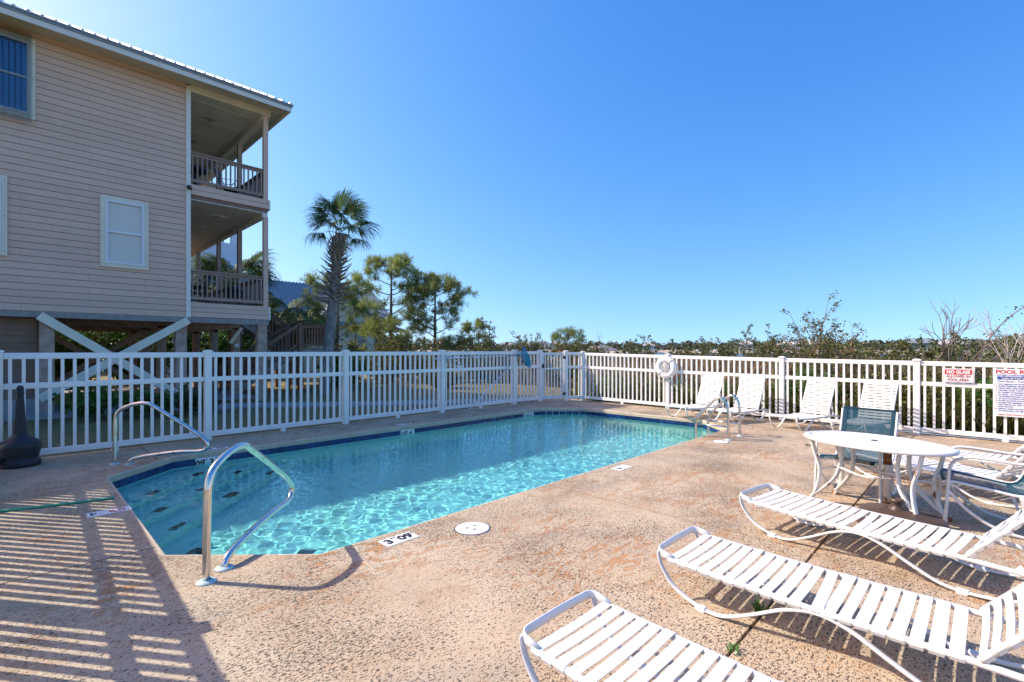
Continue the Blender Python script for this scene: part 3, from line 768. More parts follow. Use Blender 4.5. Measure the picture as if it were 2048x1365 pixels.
# far end of the upper porch is closed by a sided bay
m_ = MB(); m_.box(3.42, 5.30, 24.0, 24.2, 6.2, 8.86); m_.build("bay_wall", SIDING, house)
m_ = MB(); m_.box(4.9, 5.0, 23.96, 24.0, 6.2, 8.2); m_.box(4.15, 4.9, 23.97, 24.0, 8.1, 8.2); m_.build("door_trim", CREAM_PALE, house)
# ceiling fittings
for x, y in ((4.35, 17.6), (4.35, 19.9)):
    m_ = MB(); m_.box(x - .16, x + .16, y - .03, y + .03, 8.838, 8.849); m_.lathe([(.085, -.05), (.10, 0)], (x, y, 8.85), 16); m_.tube([(x - .02, y, 8.82), (x - .03, y + .02, 8.65), (x, y + .02, 8.52)], .006, 5)
    m_.build("fan_mount", DARK if False else CONC, house)
for x, y in ((4.6, 17.4), (4.5, 19.2), (4.45, 21.2)):
    m_ = MB(); m_.lathe([(.07, -.05), (.12, -.03), (.12, 0)], (x, y, 5.775), 14); m_.box(x - .28, x + .28, y - .04, y + .04, 5.763, 5.774); m_.build("ceiling_light", WHITEP, house)
m_ = MB(); m_.box(3.37, 3.46, HY - .13, HY - .035, 6.02, 6.12); m_.tube([(3.42, HY - .13, 6.05), (3.44, HY - .19, 6.01)], .04, 10); m_.build("security_light", DARK, house)
# pilings, beams, braces
m_ = MB(); m_.box(-6, 5.56, HY + .02, HY + .14, 2.30, 2.455); m_.build("rim_beam", GREYWOOD, house)
for y in (18.7, 21.3, 23.9):
    m_ = MB(); m_.box(-6, 5.5, y - .1, y + .1, 2.22, 2.46); m_.build("floor_beam", PILING, house)
m_ = MB(); m_.box(-6, 5.5, HY + .15, 26, 2.44, 2.458); m_.build("underfloor", DARKSIDE, house)
for yi, y in enumerate((16.16, 18.7, 21.3, 23.9)):
    for xi, xx in enumerate((.555, 3.265, 5.39)):
        if xi == 0 and yi == 1: continue
        w = .135 if yi == 0 else .12
        m_ = MB(); m_.box(xx - w, xx + w, y - w + .02, y + w, -.3, 2.44 if yi == 0 else 2.3); bevel(m_.build("piling", PILING, house), .012, 1)
def brace(p, q, mt, w=.2):
    m_ = MB(); m_.beam(p, q, .045, w); bevel(m_.build("cross_brace", mt, house), .004, 1)
brace((.42, HY - .02, 2.34), (3.40, HY - .02, .12), CREAM); brace((3.42, HY + .0, 2.36), (.42, HY + .0, .36), CREAM)
m_ = None
brace((.55, 21.15, 2.2), (3.2, 21.15, .2), PILING, .17); brace((3.2, 21.10, 2.2), (.55, 21.10, .2), PILING, .17)
for xx, y in ((3.5, 18.56), (5.62 - .45, 18.56)):
    m_ = MB(); m_.beam((xx + .02, y, 1.75), (xx + .38, y, 2.3), .05, .11); m_.build("knee_brace", CREAM, house)
# storage room under the house and its slab
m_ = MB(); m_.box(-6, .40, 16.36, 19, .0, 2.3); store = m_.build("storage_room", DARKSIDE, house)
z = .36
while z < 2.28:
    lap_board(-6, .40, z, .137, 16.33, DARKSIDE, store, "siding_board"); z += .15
m_ = MB(); m_.box(-6, 1.1, 15.55, 20, -.25, .02); m_.box(-6, .40, 16.30, 16.40, .02, .36); m_.build("house_slab", CONC, house)
m_ = MB(); m_.box(1.1, 5.6, 17.2, 25, -.25, -.02); m_.build("parking_slab", CONC, house)
m_ = MB(); m_.box(5.33, 5.45, 18.53, 18.57, 1.62, 1.74); m_.build("socket_box", WHITEP, house)

# porch furniture (each a thing)
def metal_chair(loc, rz, label):
    t = thing("patio_chair", label, "chair", loc, None, rz)
    b = MB(); b.tube(smooth_path([(-.27, -.25, .0), (-.27, -.22, .45), (-.27, .2, .62), (-.27, .27, .0)], 4), .014, 6)
    b.tube(smooth_path([(.27, -.25, .0), (.27, -.22, .45), (.27, .2, .62), (.27, .27, .0)], 4), .014, 6); b.build("frame", WICKER, t, world=False)
    s = MB(); s.box(-.26, .26, -.25, .25, .40, .44); s.build("seat", WICKER, t, world=False)
    bk = MB(); bk.tube(smooth_path([(-.25, .22, .42), (-.26, .30, .8), (-.15, .36, 1.03), (0, .38, 1.08), (.15, .36, 1.03), (.26, .30, .8), (.25, .22, .42)], 4), .016, 6)
    for i in range(5): bk.tube(smooth_path([(-.25, .25 + .022*i, .50 + i*.1), (0, .30 + .022*i, .54 + i*.1), (.25, .25 + .022*i, .50 + i*.1)], 3), .010, 5)
    bk.build("backrest", WICKER, t, world=False); return t
metal_chair((3.95, 17.5, 2.865), R_(-100), "dark metal ladder-back chair behind the lower porch railing, by the house wall")
metal_chair((4.55, 19.8, 2.865), R_(160), "dark metal chair by the porch post beside the palm, lower porch")
t = thing("patio_table", "round dark patio table between the chairs on the lower porch", "table", (4.1, 18.6, 2.865))
m_ = MB(); m_.lathe([(.5, .70), (.52, .715), (.5, .73)], (4.1, 18.6, 2.865), 24); m_.build("table_top", WICKER, t)
for a in range(4):
    m_ = MB(); m_.tube([(4.1 + .15*math.cos(a*1.57), 18.6 + .15*math.sin(a*1.57), 3.56), (4.1 + .36*math.cos(a*1.57), 18.6 + .36*math.sin(a*1.57), 2.865)], .015, 6); m_.build("leg", WICKER, t)
t = thing("grill", "low covered grill in the corner of the lower porch by the front railing", "grill", (5.05, 17.6, 2.865))
m_ = MB(); m_.box(4.78, 5.28, 17.4, 17.8, 3.25, 3.42); bevel(m_.build("body", WICKER, t), .05, 3)
m_ = MB(); m_.lathe([(.27, 0), (.25, .1), (.16, .17), (.02, .2)], (5.03, 17.6, 3.42), 18); m_.build("lid", BLACKPL, t, smooth=True)
for a, b in ((-.2, -.15), (.2, -.15), (.2, .15), (-.2, .15)):
    m_ = MB(); m_.tube([(5.03 + a, 17.6 + b, 3.26), (5.03 + a*1.1, 17.6 + b, 2.865)], .014, 6); m_.build("leg", WICKER, t)
def sling_porch_chair(loc, rz, label):
    t = thing("sling_chair", label, "chair", loc, None, rz)
    s = MB(); pth = smooth_path([(0, -.30, .40), (0, .1, .34), (0, .24, .42), (0, .42, 1.02)], 4)
    vs = [(x, p.y, p.z) for p in pth for x in (-.25, .25)] ; s.add(vs, [(2*i, 2*i+1, 2*i+3, 2*i+2) for i in range(len(pth)-1)])
    s.add([(v[0], v[1] + .012, v[2] - .008) for v in vs], [(2*i, 2*i+2, 2*i+3, 2*i+1) for i in range(len(pth)-1)]); s.build("sling", DARK, t, world=False)
    for sx in (-.27, .27):
        f = MB(); f.tube([(sx, .30, 0), (sx, -.25, .58), (sx, .30, .60)], .014, 6); f.tube([(sx, -.3, 0), (sx, .2, .42), (sx, .43, 1.04)], .014, 6); f.build("frame", WICKER, t, world=False)
    return t
sling_porch_chair((4.75, 16.95, 6.20), R_(60), "black sling chair behind the upper porch railing, near the corner post")
t = thing("patio_table", "low dark table behind the upper porch railing, next to the house wall", "table", (3.75, 16.9, 6.2))
m_ = MB(); m_.lathe([(.33, .66), (.35, .68), (.35, .74), (.31, .76)], (3.78, 16.9, 6.2), 20); m_.build("table_top", WICKER, t)
m_ = MB(); m_.lathe([(.16, 0), (.05, .08), (.05, .66)], (3.78, 16.9, 6.2), 12); m_.build("pedestal", WICKER, t)

# ------------------------------------------------------------------ brown stairs behind the house
st = thing("wooden_staircase", "brown wooden outdoor staircase with landing and slatted railings beside the palm", "staircase", (7, 20, 0))
SB = MB(); SB.box(-.022, .022, -.022, .022, 0, .74); SBM = SB.mesh("baluster", BROWNWOOD)
def srail(p, q, n, hgt=.92, drop=.80):
    p = Vector(p); q = Vector(q)
    for dz, w, h, nm in ((hgt, .13, .04, "handrail"), (hgt - .065, .045, .09, "upper_rail"), (hgt - drop, .045, .09, "lower_rail")):
        m_ = MB(); m_.beam(p + Vector((0, 0, dz)), q + Vector((0, 0, dz)), w, h); m_.build(nm, BROWNWOOD, st)
    for i in range(n):
        c = p.lerp(q, (i + .5) / n); inst("baluster", SBM, st, (c.x, c.y, c.z + hgt - drop), (0, 0, 0))
def spost(x, y, z0, z1, w=.075):
    m_ = MB(); m_.box(x - w, x + w, y - w, y + w, z0, z1); bevel(m_.build("stair_post", BROWNWOOD, st), .008, 1)
LZ = 1.60; X0, X1 = 7.95, 9.0
m_ = MB(); m_.box(X0, X1 + .05, 19.46, 22.0, LZ - .20, LZ - .045); m_.build("landing_frame", GREYWOOD, st)
for i in range(17):
    m_ = MB(); m_.box(X0 - .02, X1 + .06, 19.45 + i*.15, 19.45 + i*.15 + .14, LZ - .04, LZ); m_.build("landing_board", BROWNWOOD, st)
for (a, b) in ((X0, 19.5), (X1, 19.5), (X1, 21.95), (X0, 20.72), (X0, 21.95)): spost(a, b, -.2, LZ + 1.0)
srail((X0 + .07, 19.5, LZ), (X1 - .07, 19.5, LZ), 8); srail((X1, 19.57, LZ), (X1, 21.9, LZ), 16); srail((X0 + .07, 21.95, LZ), (X1 - .07, 21.95, LZ), 8)
for y in (19.5, 20.65): srail((5.55, y, 0.02), (X0 - .07, y, LZ - .02), 17, .95, .78); spost(5.5, y, -.2, 1.0)
for y in (19.55, 20.6):
    m_ = MB(); m_.beam((5.5, y, -.05), (X0, y, LZ - .12), .045, .26); m_.build("stringer", GREYWOOD, st)
for i in range(8):
    x = 5.62 + i*.292; zz = .19 + i*.176; m_ = MB(); m_.box(x, x + .28, 19.5, 20.66, zz - .04, zz); m_.build("tread", BROWNWOOD, st)
for y in (20.85, 21.95): srail((X0 - .07, y, LZ + .05), (6.2, y, 2.86), 12, .95, .78); spost(6.15, y, -.2, 3.85)
for y in (20.9, 21.9):
    m_ = MB(); m_.beam((X0, y, LZ - .12), (6.1, y, 2.75), .045, .26); m_.build("stringer", GREYWOOD, st)
for i in range(6):
    x = X0 - .28 - i*.29; zz = LZ + .19 + i*.185; m_ = MB(); m_.box(x, x + .28, 20.85, 21.95, zz - .04, zz); m_.build("tread", BROWNWOOD, st)
m_ = MB(); m_.box(5.6, 6.2, 20.85, 21.95, 2.72, 2.86); m_.build("upper_landing", BROWNWOOD, st)

# ------------------------------------------------------------------ neighbours
wh = thing("white_house", "white beach house with a columned upper porch seen through the taupe porch", "house", (7, 54, 0))
m_ = MB(); m_.box(-5.4, 14.3, 48.6, 64, -.3, 11.1); w2 = m_.build("wall", WHITEWALL, wh)
for i in range(30):
    m_ = MB(); zz = 3.4 + i*.255; m_.add([(5.4, 48.555, zz), (14.3, 48.555, zz), (14.3, 48.585, zz+.255), (5.4, 48.585, zz+.255), (5.4, 48.6, zz), (14.3, 48.6, zz)], [(0,1,2,3), (0,4,5,1)]); m_.build("siding_board", WHITEWALL, w2)
m_ = MB(); m_.box(-5.4, 13.8, 51.6, 64, 11.1, 15.8); m_.build("upper_wall", WHITEWALL, wh)
for x, y in ((13.97, 48.95), (13.97, 52.9), (10.3, 48.95), (13.97, 56.7)):
    m_ = MB(); m_.box(x - .23, x + .23, y - .23, y + .23, 11.1, 15.0); m_.build("porch_column", WHITEP, wh)
    m_ = MB(); m_.box(x - .31, x + .31, y - .31, y + .31, 15.0, 15.33); m_.build("column_capital", WHITEP, wh)
m_ = MB(); m_.box(-5.4, 14.3, 48.65, 49.2, 15.34, 15.8); m_.build("porch_beam", WHITEP, wh)
m_ = MB(); m_.box(13.7, 14.3, 49.2, 64, 15.34, 15.8); m_.build("porch_beam", WHITEP, wh)
m_ = MB(); m_.add([(-5.4, 47.6, 15.81), (15.4, 47.6, 15.81), (15.4, 64, 15.81), (-5.4, 64, 15.81), (5.4, 56, 18.2)], [(0, 1, 4), (1, 2, 4), (2, 3, 4), (3, 0, 4), (0, 3, 2, 1)]); m_.build("roof", ROOFW, wh)
for i in range(16):
    m_ = MB(); y = 47.8 + i*.84; m_.box(14.35, 15.3, y, y + .12, 15.6, 15.79); m_.build("rafter_tail", WHITEP, wh)

CREAMW = mat("cream_siding", (.58, .58, .44), .7, noise=.3, nscale=2)
ch = thing("cream_house", "cream cottage with blue-grey ribbed metal roof and front gable behind the pines", "house", (18, 42, 0))
m_ = MB(); m_.box(6, 24.0, 39.8, 46, -.2, 4.9); m_.build("wall", CREAMW, ch)
m_ = MB(); m_.add([(5.5, 39.2, 4.6), (24.4, 39.2, 4.6), (24.4, 43, 7.4), (5.5, 43, 7.4), (24.4, 46.8, 4.6), (5.5, 46.8, 4.6)], [(0, 1, 2, 3), (3, 2, 4, 5)])
m_.add([(5.5, 39.2, 4.48), (24.4, 39.2, 4.48), (24.4, 43, 7.28), (5.5, 43, 7.28), (24.4, 46.8, 4.48), (5.5, 46.8, 4.48)], [(0, 3, 2, 1), (3, 5, 4, 2)])
m_.add([(5.5, 39.2, 4.48), (24.4, 39.2, 4.48), (24.4, 39.2, 4.6), (5.5, 39.2, 4.6), (24.4, 43, 7.28), (24.4, 43, 7.4), (24.4, 46.8, 4.48), (24.4, 46.8, 4.6)], [(0, 1, 2, 3), (1, 4, 5, 2), (4, 6, 7, 5)])
rf = m_.build("roof", ROOFB, ch)
for i in range(62):
    x = 5.7 + i*.303; m_ = MB(); m_.beam((x, 39.2, 4.63), (x, 43, 7.43), .05, .06); m_.build("roof_rib", ROOFB, rf)
m_ = MB(); m_.add([(24.0, 39.8, 4.9), (24.0, 46, 4.9), (24.0, 43, 7.1)], [(0, 1, 2)]); m_.build("gable_end", CREAMW, ch)
# front wing with gable towards the pool
m_ = MB(); m_.box(16.4, 21.4, 37.2, 40, -.2, 4.0); m_.build("wing_wall", CREAMW, ch); m_ = MB(); m_.prism([(16.4, 4.0), (21.4, 4.0), (18.9, 6.15)], 0, .15); m_.v = [(a, 37.35 - c, b) for a, b, c in m_.v]; m_.build("front_gable", CREAMW, ch)
m_ = MB()
for dz in (.0, -.12):
    m_.add([(15.9, 36.7, 3.62 + dz), (18.9, 36.7, 6.35 + dz), (18.9, 42.5, 6.35 + dz), (15.9, 42.5, 3.62 + dz), (21.9, 36.7, 3.62 + dz), (21.9, 42.5, 3.62 + dz)], [(0, 1, 2, 3), (1, 4, 5, 2)])
m_.add([(15.9, 36.7, 3.5), (18.9, 36.7, 6.23), (18.9, 36.7, 6.35), (15.9, 36.7, 3.62), (21.9, 36.7, 3.5), (21.9, 36.7, 3.62)], [(0, 1, 2, 3), (1, 4, 5, 2)])
r2_ = m_.build("gable_roof", ROOFB, ch)
for i in range(19):
    y = 36.75 + i*.31; m_ = MB(); m_.beam((21.9, y, 3.65), (18.9, y, 6.38), .05, .06, up=(0, 1, 0)); m_.build("roof_rib", ROOFB, r2_)
m_ = MB(); m_.add([(16.2, 36.75, 3.55), (21.6, 36.75, 3.55), (21.6, 37.25, 3.85), (16.2, 37.25, 3.85)], [(0, 1, 2, 3)]); m_.box(16.2, 21.6, 36.75, 37.2, 3.45, 3.54); m_.build("skirt_roof", ROOFB, ch)
for x in (17.2, 19.6):
    f = MB(); f.box(x, x + .95, 37.13, 37.2, 1.55, 3.0); w = f.build("window", DARKSIDE, ch); g = MB(); g.box(x + .1, x + .85, 37.115, 37.13, 1.65, 2.2); g.box(x + .1, x + .85, 37.115, 37.13, 2.28, 2.9); g.build("pane", mat("dark_glass", (.10, .14, .16), .1), w)
m_ = MB(); m_.add([(21.4, 38.4, 4.4), (25.6, 38.4, 3.3), (25.6, 44, 3.3), (21.4, 44, 4.4), (21.4, 38.4, 4.28), (25.6, 38.4, 3.18), (25.6, 44, 3.18), (21.4, 44, 4.28)], [(0,1,2,3),(4,7,6,5),(0,4,5,1),(1,5,6,2)]); m_.build("porch_roof", ROOFB, ch)
m_ = MB(); m_.box(21.4, 25.4, 38.8, 44, -.2, 1.7); m_.build("porch_base", CREAMW, ch)
for x in (23.3, 25.2):
    m_ = MB(); m_.box(x - .08, x + .08, 38.85, 39.0, 1.7, 3.3); m_.build("porch_column", CREAMW, ch)
for i in range(20):
    m_ = MB(); m_.box(21.6 + i*.19, 21.65 + i*.19, 38.86, 38.9, 1.75, 2.5); m_.build("baluster", DARKSIDE, ch)
m_ = MB(); m_.box(21.5, 25.3, 38.83, 38.93, 2.5, 2.58); m_.build("handrail", DARKSIDE, ch)
# ------------------------------------------------------------------ stainless grab rails and ladder
def grab_rail(label, base, ang):
    t = thing("grab_rail", label, "handrail", (*base, 0), "curved steel grab rails at the pool steps")
    d = Vector((math.cos(ang), math.sin(ang), 0))
    prof_ = [(0, 0), (.012, .5), (.03, .656), (.096, .739), (.27, .803), (.44, .812), (.56, .755), (1.01, .474), (1.18, .355), (1.245, .26), (1.17, .18), (.86, .165), (.45, .115), (.26, .075), (.205, .03), (.20, 0)]
    pts = [Vector((base[0], base[1], 0)) + d * x + Vector((0, 0, z)) for x, z in prof_]
    m_ = MB(); m_.tube(smooth_path(pts, 6), .0255, 14); m_.build("rail_tube", STEEL, t, smooth=True)
    for x in (0, .20):
        p = Vector((*base, 0)) + d * x
        m_ = MB(); m_.lathe([(.062, 0), (.060, .006), (.045, .014), (.029, .018)], (p.x, p.y, .001), 24); m_.build("base_plate", AQUA, t, smooth=True)
grab_rail("steel grab rail with bent top nearest the camera, at the near pool corner", (.885, 3.67), YAW)
grab_rail("steel grab rail at the pool's left corner in front of the shaded fence", (.94, 8.33), YAW - R_(90))
t = thing("pool_ladder", "stainless steel pool ladder with two arched rails by the far right pool edge", "ladder", (8.7, 3.1, 0))
for x in (8.43, 8.97):
    pts = [(x, 3.10, 0), (x, 3.10, .45), (x, 3.13, .62), (x, 3.22, .71), (x, 3.33, .66), (x, 3.48, .50), (x, 3.62, .33), (x, 3.66, .2), (x, 3.66, -.2), (x, 3.66, -1.0)]
    m_ = MB(); m_.tube(smooth_path(pts, 6), .0215, 12); m_.build("ladder_rail", STEEL, t, smooth=True)
    m_ = MB(); m_.tube([(x, 3.10, .22), (x, 3.66, .22)], .014, 8); m_.build("brace_bar", STEEL, t, smooth=True)
    m_ = MB(); m_.lathe([(.06, 0), (.058, .006), (.03, .018)], (x, 3.10, .001), 20); m_.build("base_plate", AQUA, t, smooth=True)
for z in (-.35, -.62, -.9):
    m_ = MB(); m_.box(8.43, 8.97, 3.62, 3.70, z - .012, z + .012); m_.build("ladder_step", STEEL, t)

# ------------------------------------------------------------------ lids, depth markers on the deck, hose
def lid(label, x, y, r, holes=True):
    t = thing("skimmer_lid", label, "drain lid", (x, y, 0), "round lids set in the deck")
    m_ = MB(); m_.lathe([(r, 0), (r, .004), (r - .006, .007), (0.001, .008)], (x, y, 0), 32); m_.build("lid", WHITEP, t)
    m_ = MB(); m_.lathe([(r + .01, 0), (r + .01, .002), (r - .0, .002)], (x, y, 0), 32); m_.build("ring_gap", DARK, t)
    if holes:
        for a in (.4, 2.6, 4.4):
            m_ = MB(); cx_, cy_ = x + .045*math.cos(a), y + .045*math.sin(a); m_.prism([(cx_ + .012*math.cos(a+b)*1.3, cy_ + .012*math.sin(a+b)) for b in (0, 1.3, 2.6, 3.9, 5.2)], .008, .0095); m_.build("finger_hole", DARK, t)
lid("round white lid with three finger holes in the sunlit deck", 2.74, 3.14, .145)
lid("small round white lid in the deck beside the pool ladder", 8.18, 3.13, .12, False)
def deck_marker(label, x, y, ang, parts, plain=False):
    t = thing("depth_marker", label, "depth marker", (x, y, 0), "tile markers set in the deck", ang)
    for k, (main, sub, fl) in enumerate(parts):
        m_ = MB(); m_.box(-.074, .074, -.074, .074, .0005, .004); o = m_.build("tile", SIGNW, t, world=False, loc=((k - (len(parts)-1)/2) * .151, 0, 0))
        if main: inst("digits", text_mesh(main, .125, BLACKP, bold=.006), o, (-.016 if not fl else .016, 0, .0045), (0, 0, math.pi if fl else 0), world=False)
        if sub: inst("unit", text_mesh(sub, .046, BLACKP, bold=.001), o, (.05 * (-1 if fl else 1), .04 * (-1 if fl else 1), .0045), (0, 0, math.pi if fl else 0), world=False)
    return t
deck_marker("white deck tile reading 3 FT 09 by the near pool edge", 2.17, 3.385, .02, [("3", "FT", False), ("09", "IN", False)])
deck_marker("worn flaking depth tile on the deck, farther along the sunlit pool edge", 5.5, 3.37, .02, [("4", "", True), ("", "", False)])
deck_marker("shaded depth tile lying on the deck beside the long far coping", 5.6, 8.55, 0, [("4", "FT", False), ("10", "IN", False)])
deck_marker("shaded depth tile on the deck behind the left grab rail", 2.2, 8.55, 0, [("3", "FT", False), ("09", "IN", False)])
t = thing("no_diving_marker", "white no diving tile with red ring, half in the striped shade", "deck marker", (.63, 5.92, 0), None, 0)
m_ = MB(); m_.box(.47, .79, 5.845, 5.995, .0005, .004); m_.build("tile", SIGNW, t)
m_ = MB(); c = (.69, 5.92); k = 28
m_.add([(c[0] + r_*math.cos(2*math.pi*i/k), c[1] + r_*math.sin(2*math.pi*i/k), .0046) for i in range(k) for r_ in (.046, .062)], [(2*i, 2*i+1, (2*i+3) % (2*k), (2*i+2) % (2*k)) for i in range(k)])
m_.beam((c[0] - .034, c[1] - .034, .0046), (c[0] + .034, c[1] + .034, .0046), .011, .0006); m_.build("red_ring", REDP, t)
m_ = MB(); m_.beam((c[0] - .03, c[1] + .012, .0043), (c[0] + .012, c[1] - .012, .0043), .012, .0004); m_.beam((c[0] + .01, c[1] - .012, .0043), (c[0] + .03, c[1] + .01, .0043), .008, .0004); m_.lathe([(.008, 0), (.008, .0003)], (c[0] - .035, c[1] + .018, .0042), 10); m_.build("diver_symbol", BLACKP, t)
inst("lettering", text_mesh("NO\nDIVING", .026, BLACKP, bold=.001), t, (.515, 5.92, .0045), (0, 0, R_(-90)))
h = MB(); h.tube(smooth_path([(-2.6, 8.2, .0), (-1.4, 7.4, .012), (-.5, 6.8, .013), (.05, 6.58, .013), (.45, 6.46, .013), (.72, 6.39, .013)], 8), .0125, 10)
tag(h.build("garden_hose", GREENH, smooth=True), "green garden hose lying across the striped deck to the pool edge", "hose")

# ------------------------------------------------------------------ strap loungers
def strap_mesh(w=.054, L=.56, mt=STRAP):
    a = L / 2; up = [(-a+.004, -.034), (-a-.004, -.016), (-a+.004, -.002), (-a+.03, .003), (-.1, -.003), (.1, -.003), (a-.03, .003), (a-.004, -.002), (a+.004, -.016), (a-.004, -.034)]
    lo = [(-a+.010, -.034), (-a+.004, -.016), (-a+.012, -.006), (-a+.03, -.001), (-.1, -.007), (.1, -.007), (a-.03, -.001), (a-.012, -.006), (a-.004, -.016), (a-.010, -.034)]
    n = len(up); vs = []
    for x in (-w/2, w/2): vs += [(x, y, z) for y, z in up] + [(x, y, z) for y, z in lo]
    f = []
    for i in range(n - 1):
        f += [(i, 2*n+i, 2*n+i+1, i+1), (n+i, n+i+1, 3*n+i+1, 3*n+i), (i, i+1, n+i+1, n+i), (2*n+i, 3*n+i, 3*n+i+1, 2*n+i+1)]
    m_ = MB(); m_.add(vs, f); return m_.mesh("strap", mt, False)
STRAPM = strap_mesh(); STRAPB = strap_mesh(.062)
SEATL, LW = 1.33, .265
def seat_z(x): return .258 - .016 * clamp(x / SEATL) - .010 * math.sin(math.pi * clamp(x / SEATL))
def make_lounger(label, back_ang, group):
    t = thing("strap_lounger", label, "lounger", (0, 0, 0), group)
    for s in (-1, 1):
        y = s * LW
        m_ = MB(); m_.tube([(x, y, seat_z(x) - .014) for x in np.linspace(.03, SEATL, 12)] + [(1.62, y, .222), (1.95, y, .205)], .0155, 10); m_.build("seat_rail", FRAMEW, t, smooth=True)
        pts = [(-.045, y*.98, .275), (-.045, y, .25), (-.02, y, .18), (.06, y, .085), (.20, y, .024), (.34, y, .016), (.50, y, .085), (.66, y, .172), (.80, y, .210), (.94, y, .185), (1.12, y, .095), (1.28, y, .026), (1.44, y, .018), (1.62, y, .05), (1.80, y, .13), (1.95, y, .205)]
        m_ = MB(); m_.tube(smooth_path(pts, 5), .015, 8, ell=(.009, .019), up=(0, 1, 0)); m_.build("leg", FRAMEW, t, smooth=True)
        for x in (.22, 1.38):
            m_ = MB(); m_.box(x - .03, x + .03, y - .02, y + .02, 0, .03); bevel(m_.build("foot_pad", WHITEP, t), .004, 1)
    m_ = MB()
    fb = fillet([(.05, -LW, .25), (-.06, -LW, .272), (-.065, 0, .275), (-.06, LW, .272), (.05, LW, .25)], .075, 6)
    m_.tube(fb, .012, 10, ell=(.0085, .024), up=(0, 0, 1)); m_.build("foot_bar", FRAMEW, t, smooth=True)
    n = 20; p = SEATL / n
    for i in range(n):
        x = .025 + p * (i + .3); ex = 0
        if i >= 11: x += .018
        sl = math.atan2(seat_z(x + .01) - seat_z(x - .01), .02)
        inst("strap", STRAPM, t, (x, 0, seat_z(x)), (random.uniform(-.015, .015), -sl + random.uniform(-.035, .035), (.07 if i == 11 else random.uniform(-.008, .008))), (.92 + .1*random.random(), 1, 1))
    ca, sa = math.cos(back_ang), math.sin(back_ang); hx, hz = SEATL + .07, seat_z(SEATL) + .0; BL = .80
    bl = lambda u, w=0.: (hx + ca * u - sa * w, hz + sa * u + ca * w)
    pts = [(*bl(0)[:1], -LW, bl(0)[1]), (bl(BL)[0], -LW, bl(BL)[1]), (bl(BL)[0], LW, bl(BL)[1]), (bl(0)[0], LW, bl(0)[1])]
    m_ = MB(); m_.tube(fillet(pts, .10, 6), .0165, 10); m_.build("back_frame", FRAMEW, t, smooth=True)
    nb = 13
    for i in range(nb):
        u = .035 + (BL - .085) * i / (nb - 1); q = bl(u, .015)
        inst("strap", STRAPB, t, (q[0], 0, q[1]), (random.uniform(-.012, .012), -back_ang + random.uniform(-.03, .03), random.uniform(-.008, .008)), (.64, 1, 1))
    for x in (.42, .98, SEATL - .02):
        m_ = MB(); m_.tube([(x, -LW, seat_z(x) - .028), (x, LW, seat_z(x) - .028)], .010, 8); m_.build("cross_bar", FRAMEW, t)
    for s in (-1, 1):
        q = bl(.42, -.02); e = (hx + .30 + ca*.1, .225)
        m_ = MB(); m_.beam((q[0], s*(LW-.03), q[1]), (min(e[0], 1.85), s*(LW-.03), e[1]), .012, .028, up=(0, 1, 0)); m_.build("back_support", FRAMEW, t)
        # notched ratchet plate
        m_ = MB(); base = [(1.60, .222), (1.63, .268), (1.655, .245), (1.68, .278), (1.705, .25), (1.73, .28), (1.76, .25), (1.80, .215)]
        nn = len(base); yv = s*(LW-.012); m_.add([(x, yv-.003, z) for x, z in base] + [(x, yv+.003, z) for x, z in base], [tuple(range(nn)), tuple(range(nn, 2*nn))[::-1]] + [(i, nn+i, nn+(i+1) % nn, (i+1) % nn) for i in range(nn)]); m_.build("ratchet_plate", FRAMEW, t)
    return t
G1 = "white strap loungers in the foreground"; G2 = "white strap loungers along the back fence"; G3 = "white strap loungers behind the oval table"
protoA = make_lounger("white strap lounger nearest the camera, its head end cut off by the frame", R_(50), G1)
protoB = make_lounger("white strap lounger beneath the life ring, leftmost of the row along the back fence", R_(60), G2)
def place_lounger(src, first, foot_near, ang, label, group, sx=1.0, dz=0.):
    o = src if first else copy_tree(src)
    d = Vector((math.cos(ang), math.sin(ang))); p = Vector((-d.y, d.x))
    c = Vector(foot_near); o.location = (c.x, c.y, dz); o.rotation_euler = (0, 0, ang); o.scale = (sx, 1, 1)
    o["label"] = label; o["group"] = group; return o
def foot(x, y, ang):            # near-side foot corner -> centre of the foot end
    d = Vector((math.cos(ang), math.sin(ang))); return (x - d.y * LW * 1.04 + d.x * .06, y + d.x * LW * 1.04 + d.y * .06)
for k, (x, y, a, lab) in enumerate(((1.55, 1.47, -91, "white strap lounger nearest the camera, its head end cut off by the frame"),
                                    (2.80, 1.47, -90.5, "white strap lounger in the middle of the foreground three"),
                                    (4.36, 1.52, -99, "white strap lounger in front of the oval table and brown umbrella base"))):
    place_lounger(protoA, k == 0, foot(x, y, R_(a)), R_(a), lab, G1)
for k, (x, y, a, lab) in enumerate(((7.37, 1.27, -115, "white strap lounger partly hidden by the oval table and the right sling chair"),
                                    (8.30, 1.27, -104, "white strap lounger farthest back at the right, raised back by the rules sign"))):
    place_lounger(protoA, False, foot(x, y, R_(a)), R_(a), lab, G3, dz=-.01)
for k, (y, lab) in enumerate(((4.92, "white strap lounger beneath the life ring, leftmost of the row along the back fence"), (3.98, "white strap lounger behind the pool ladder, second along the back fence"),
                              (2.76, "white strap lounger third along the back fence, right of a fence post"), (1.72, "white strap lounger along the back fence, half hidden behind the blue sling chair"))):
    x = 10.33; place_lounger(protoB, k == 0, (x, y), R_(-13 + 3 * math.sin(k * 2.1)), lab, G2, sx=.75, dz=deck_z(11, y))

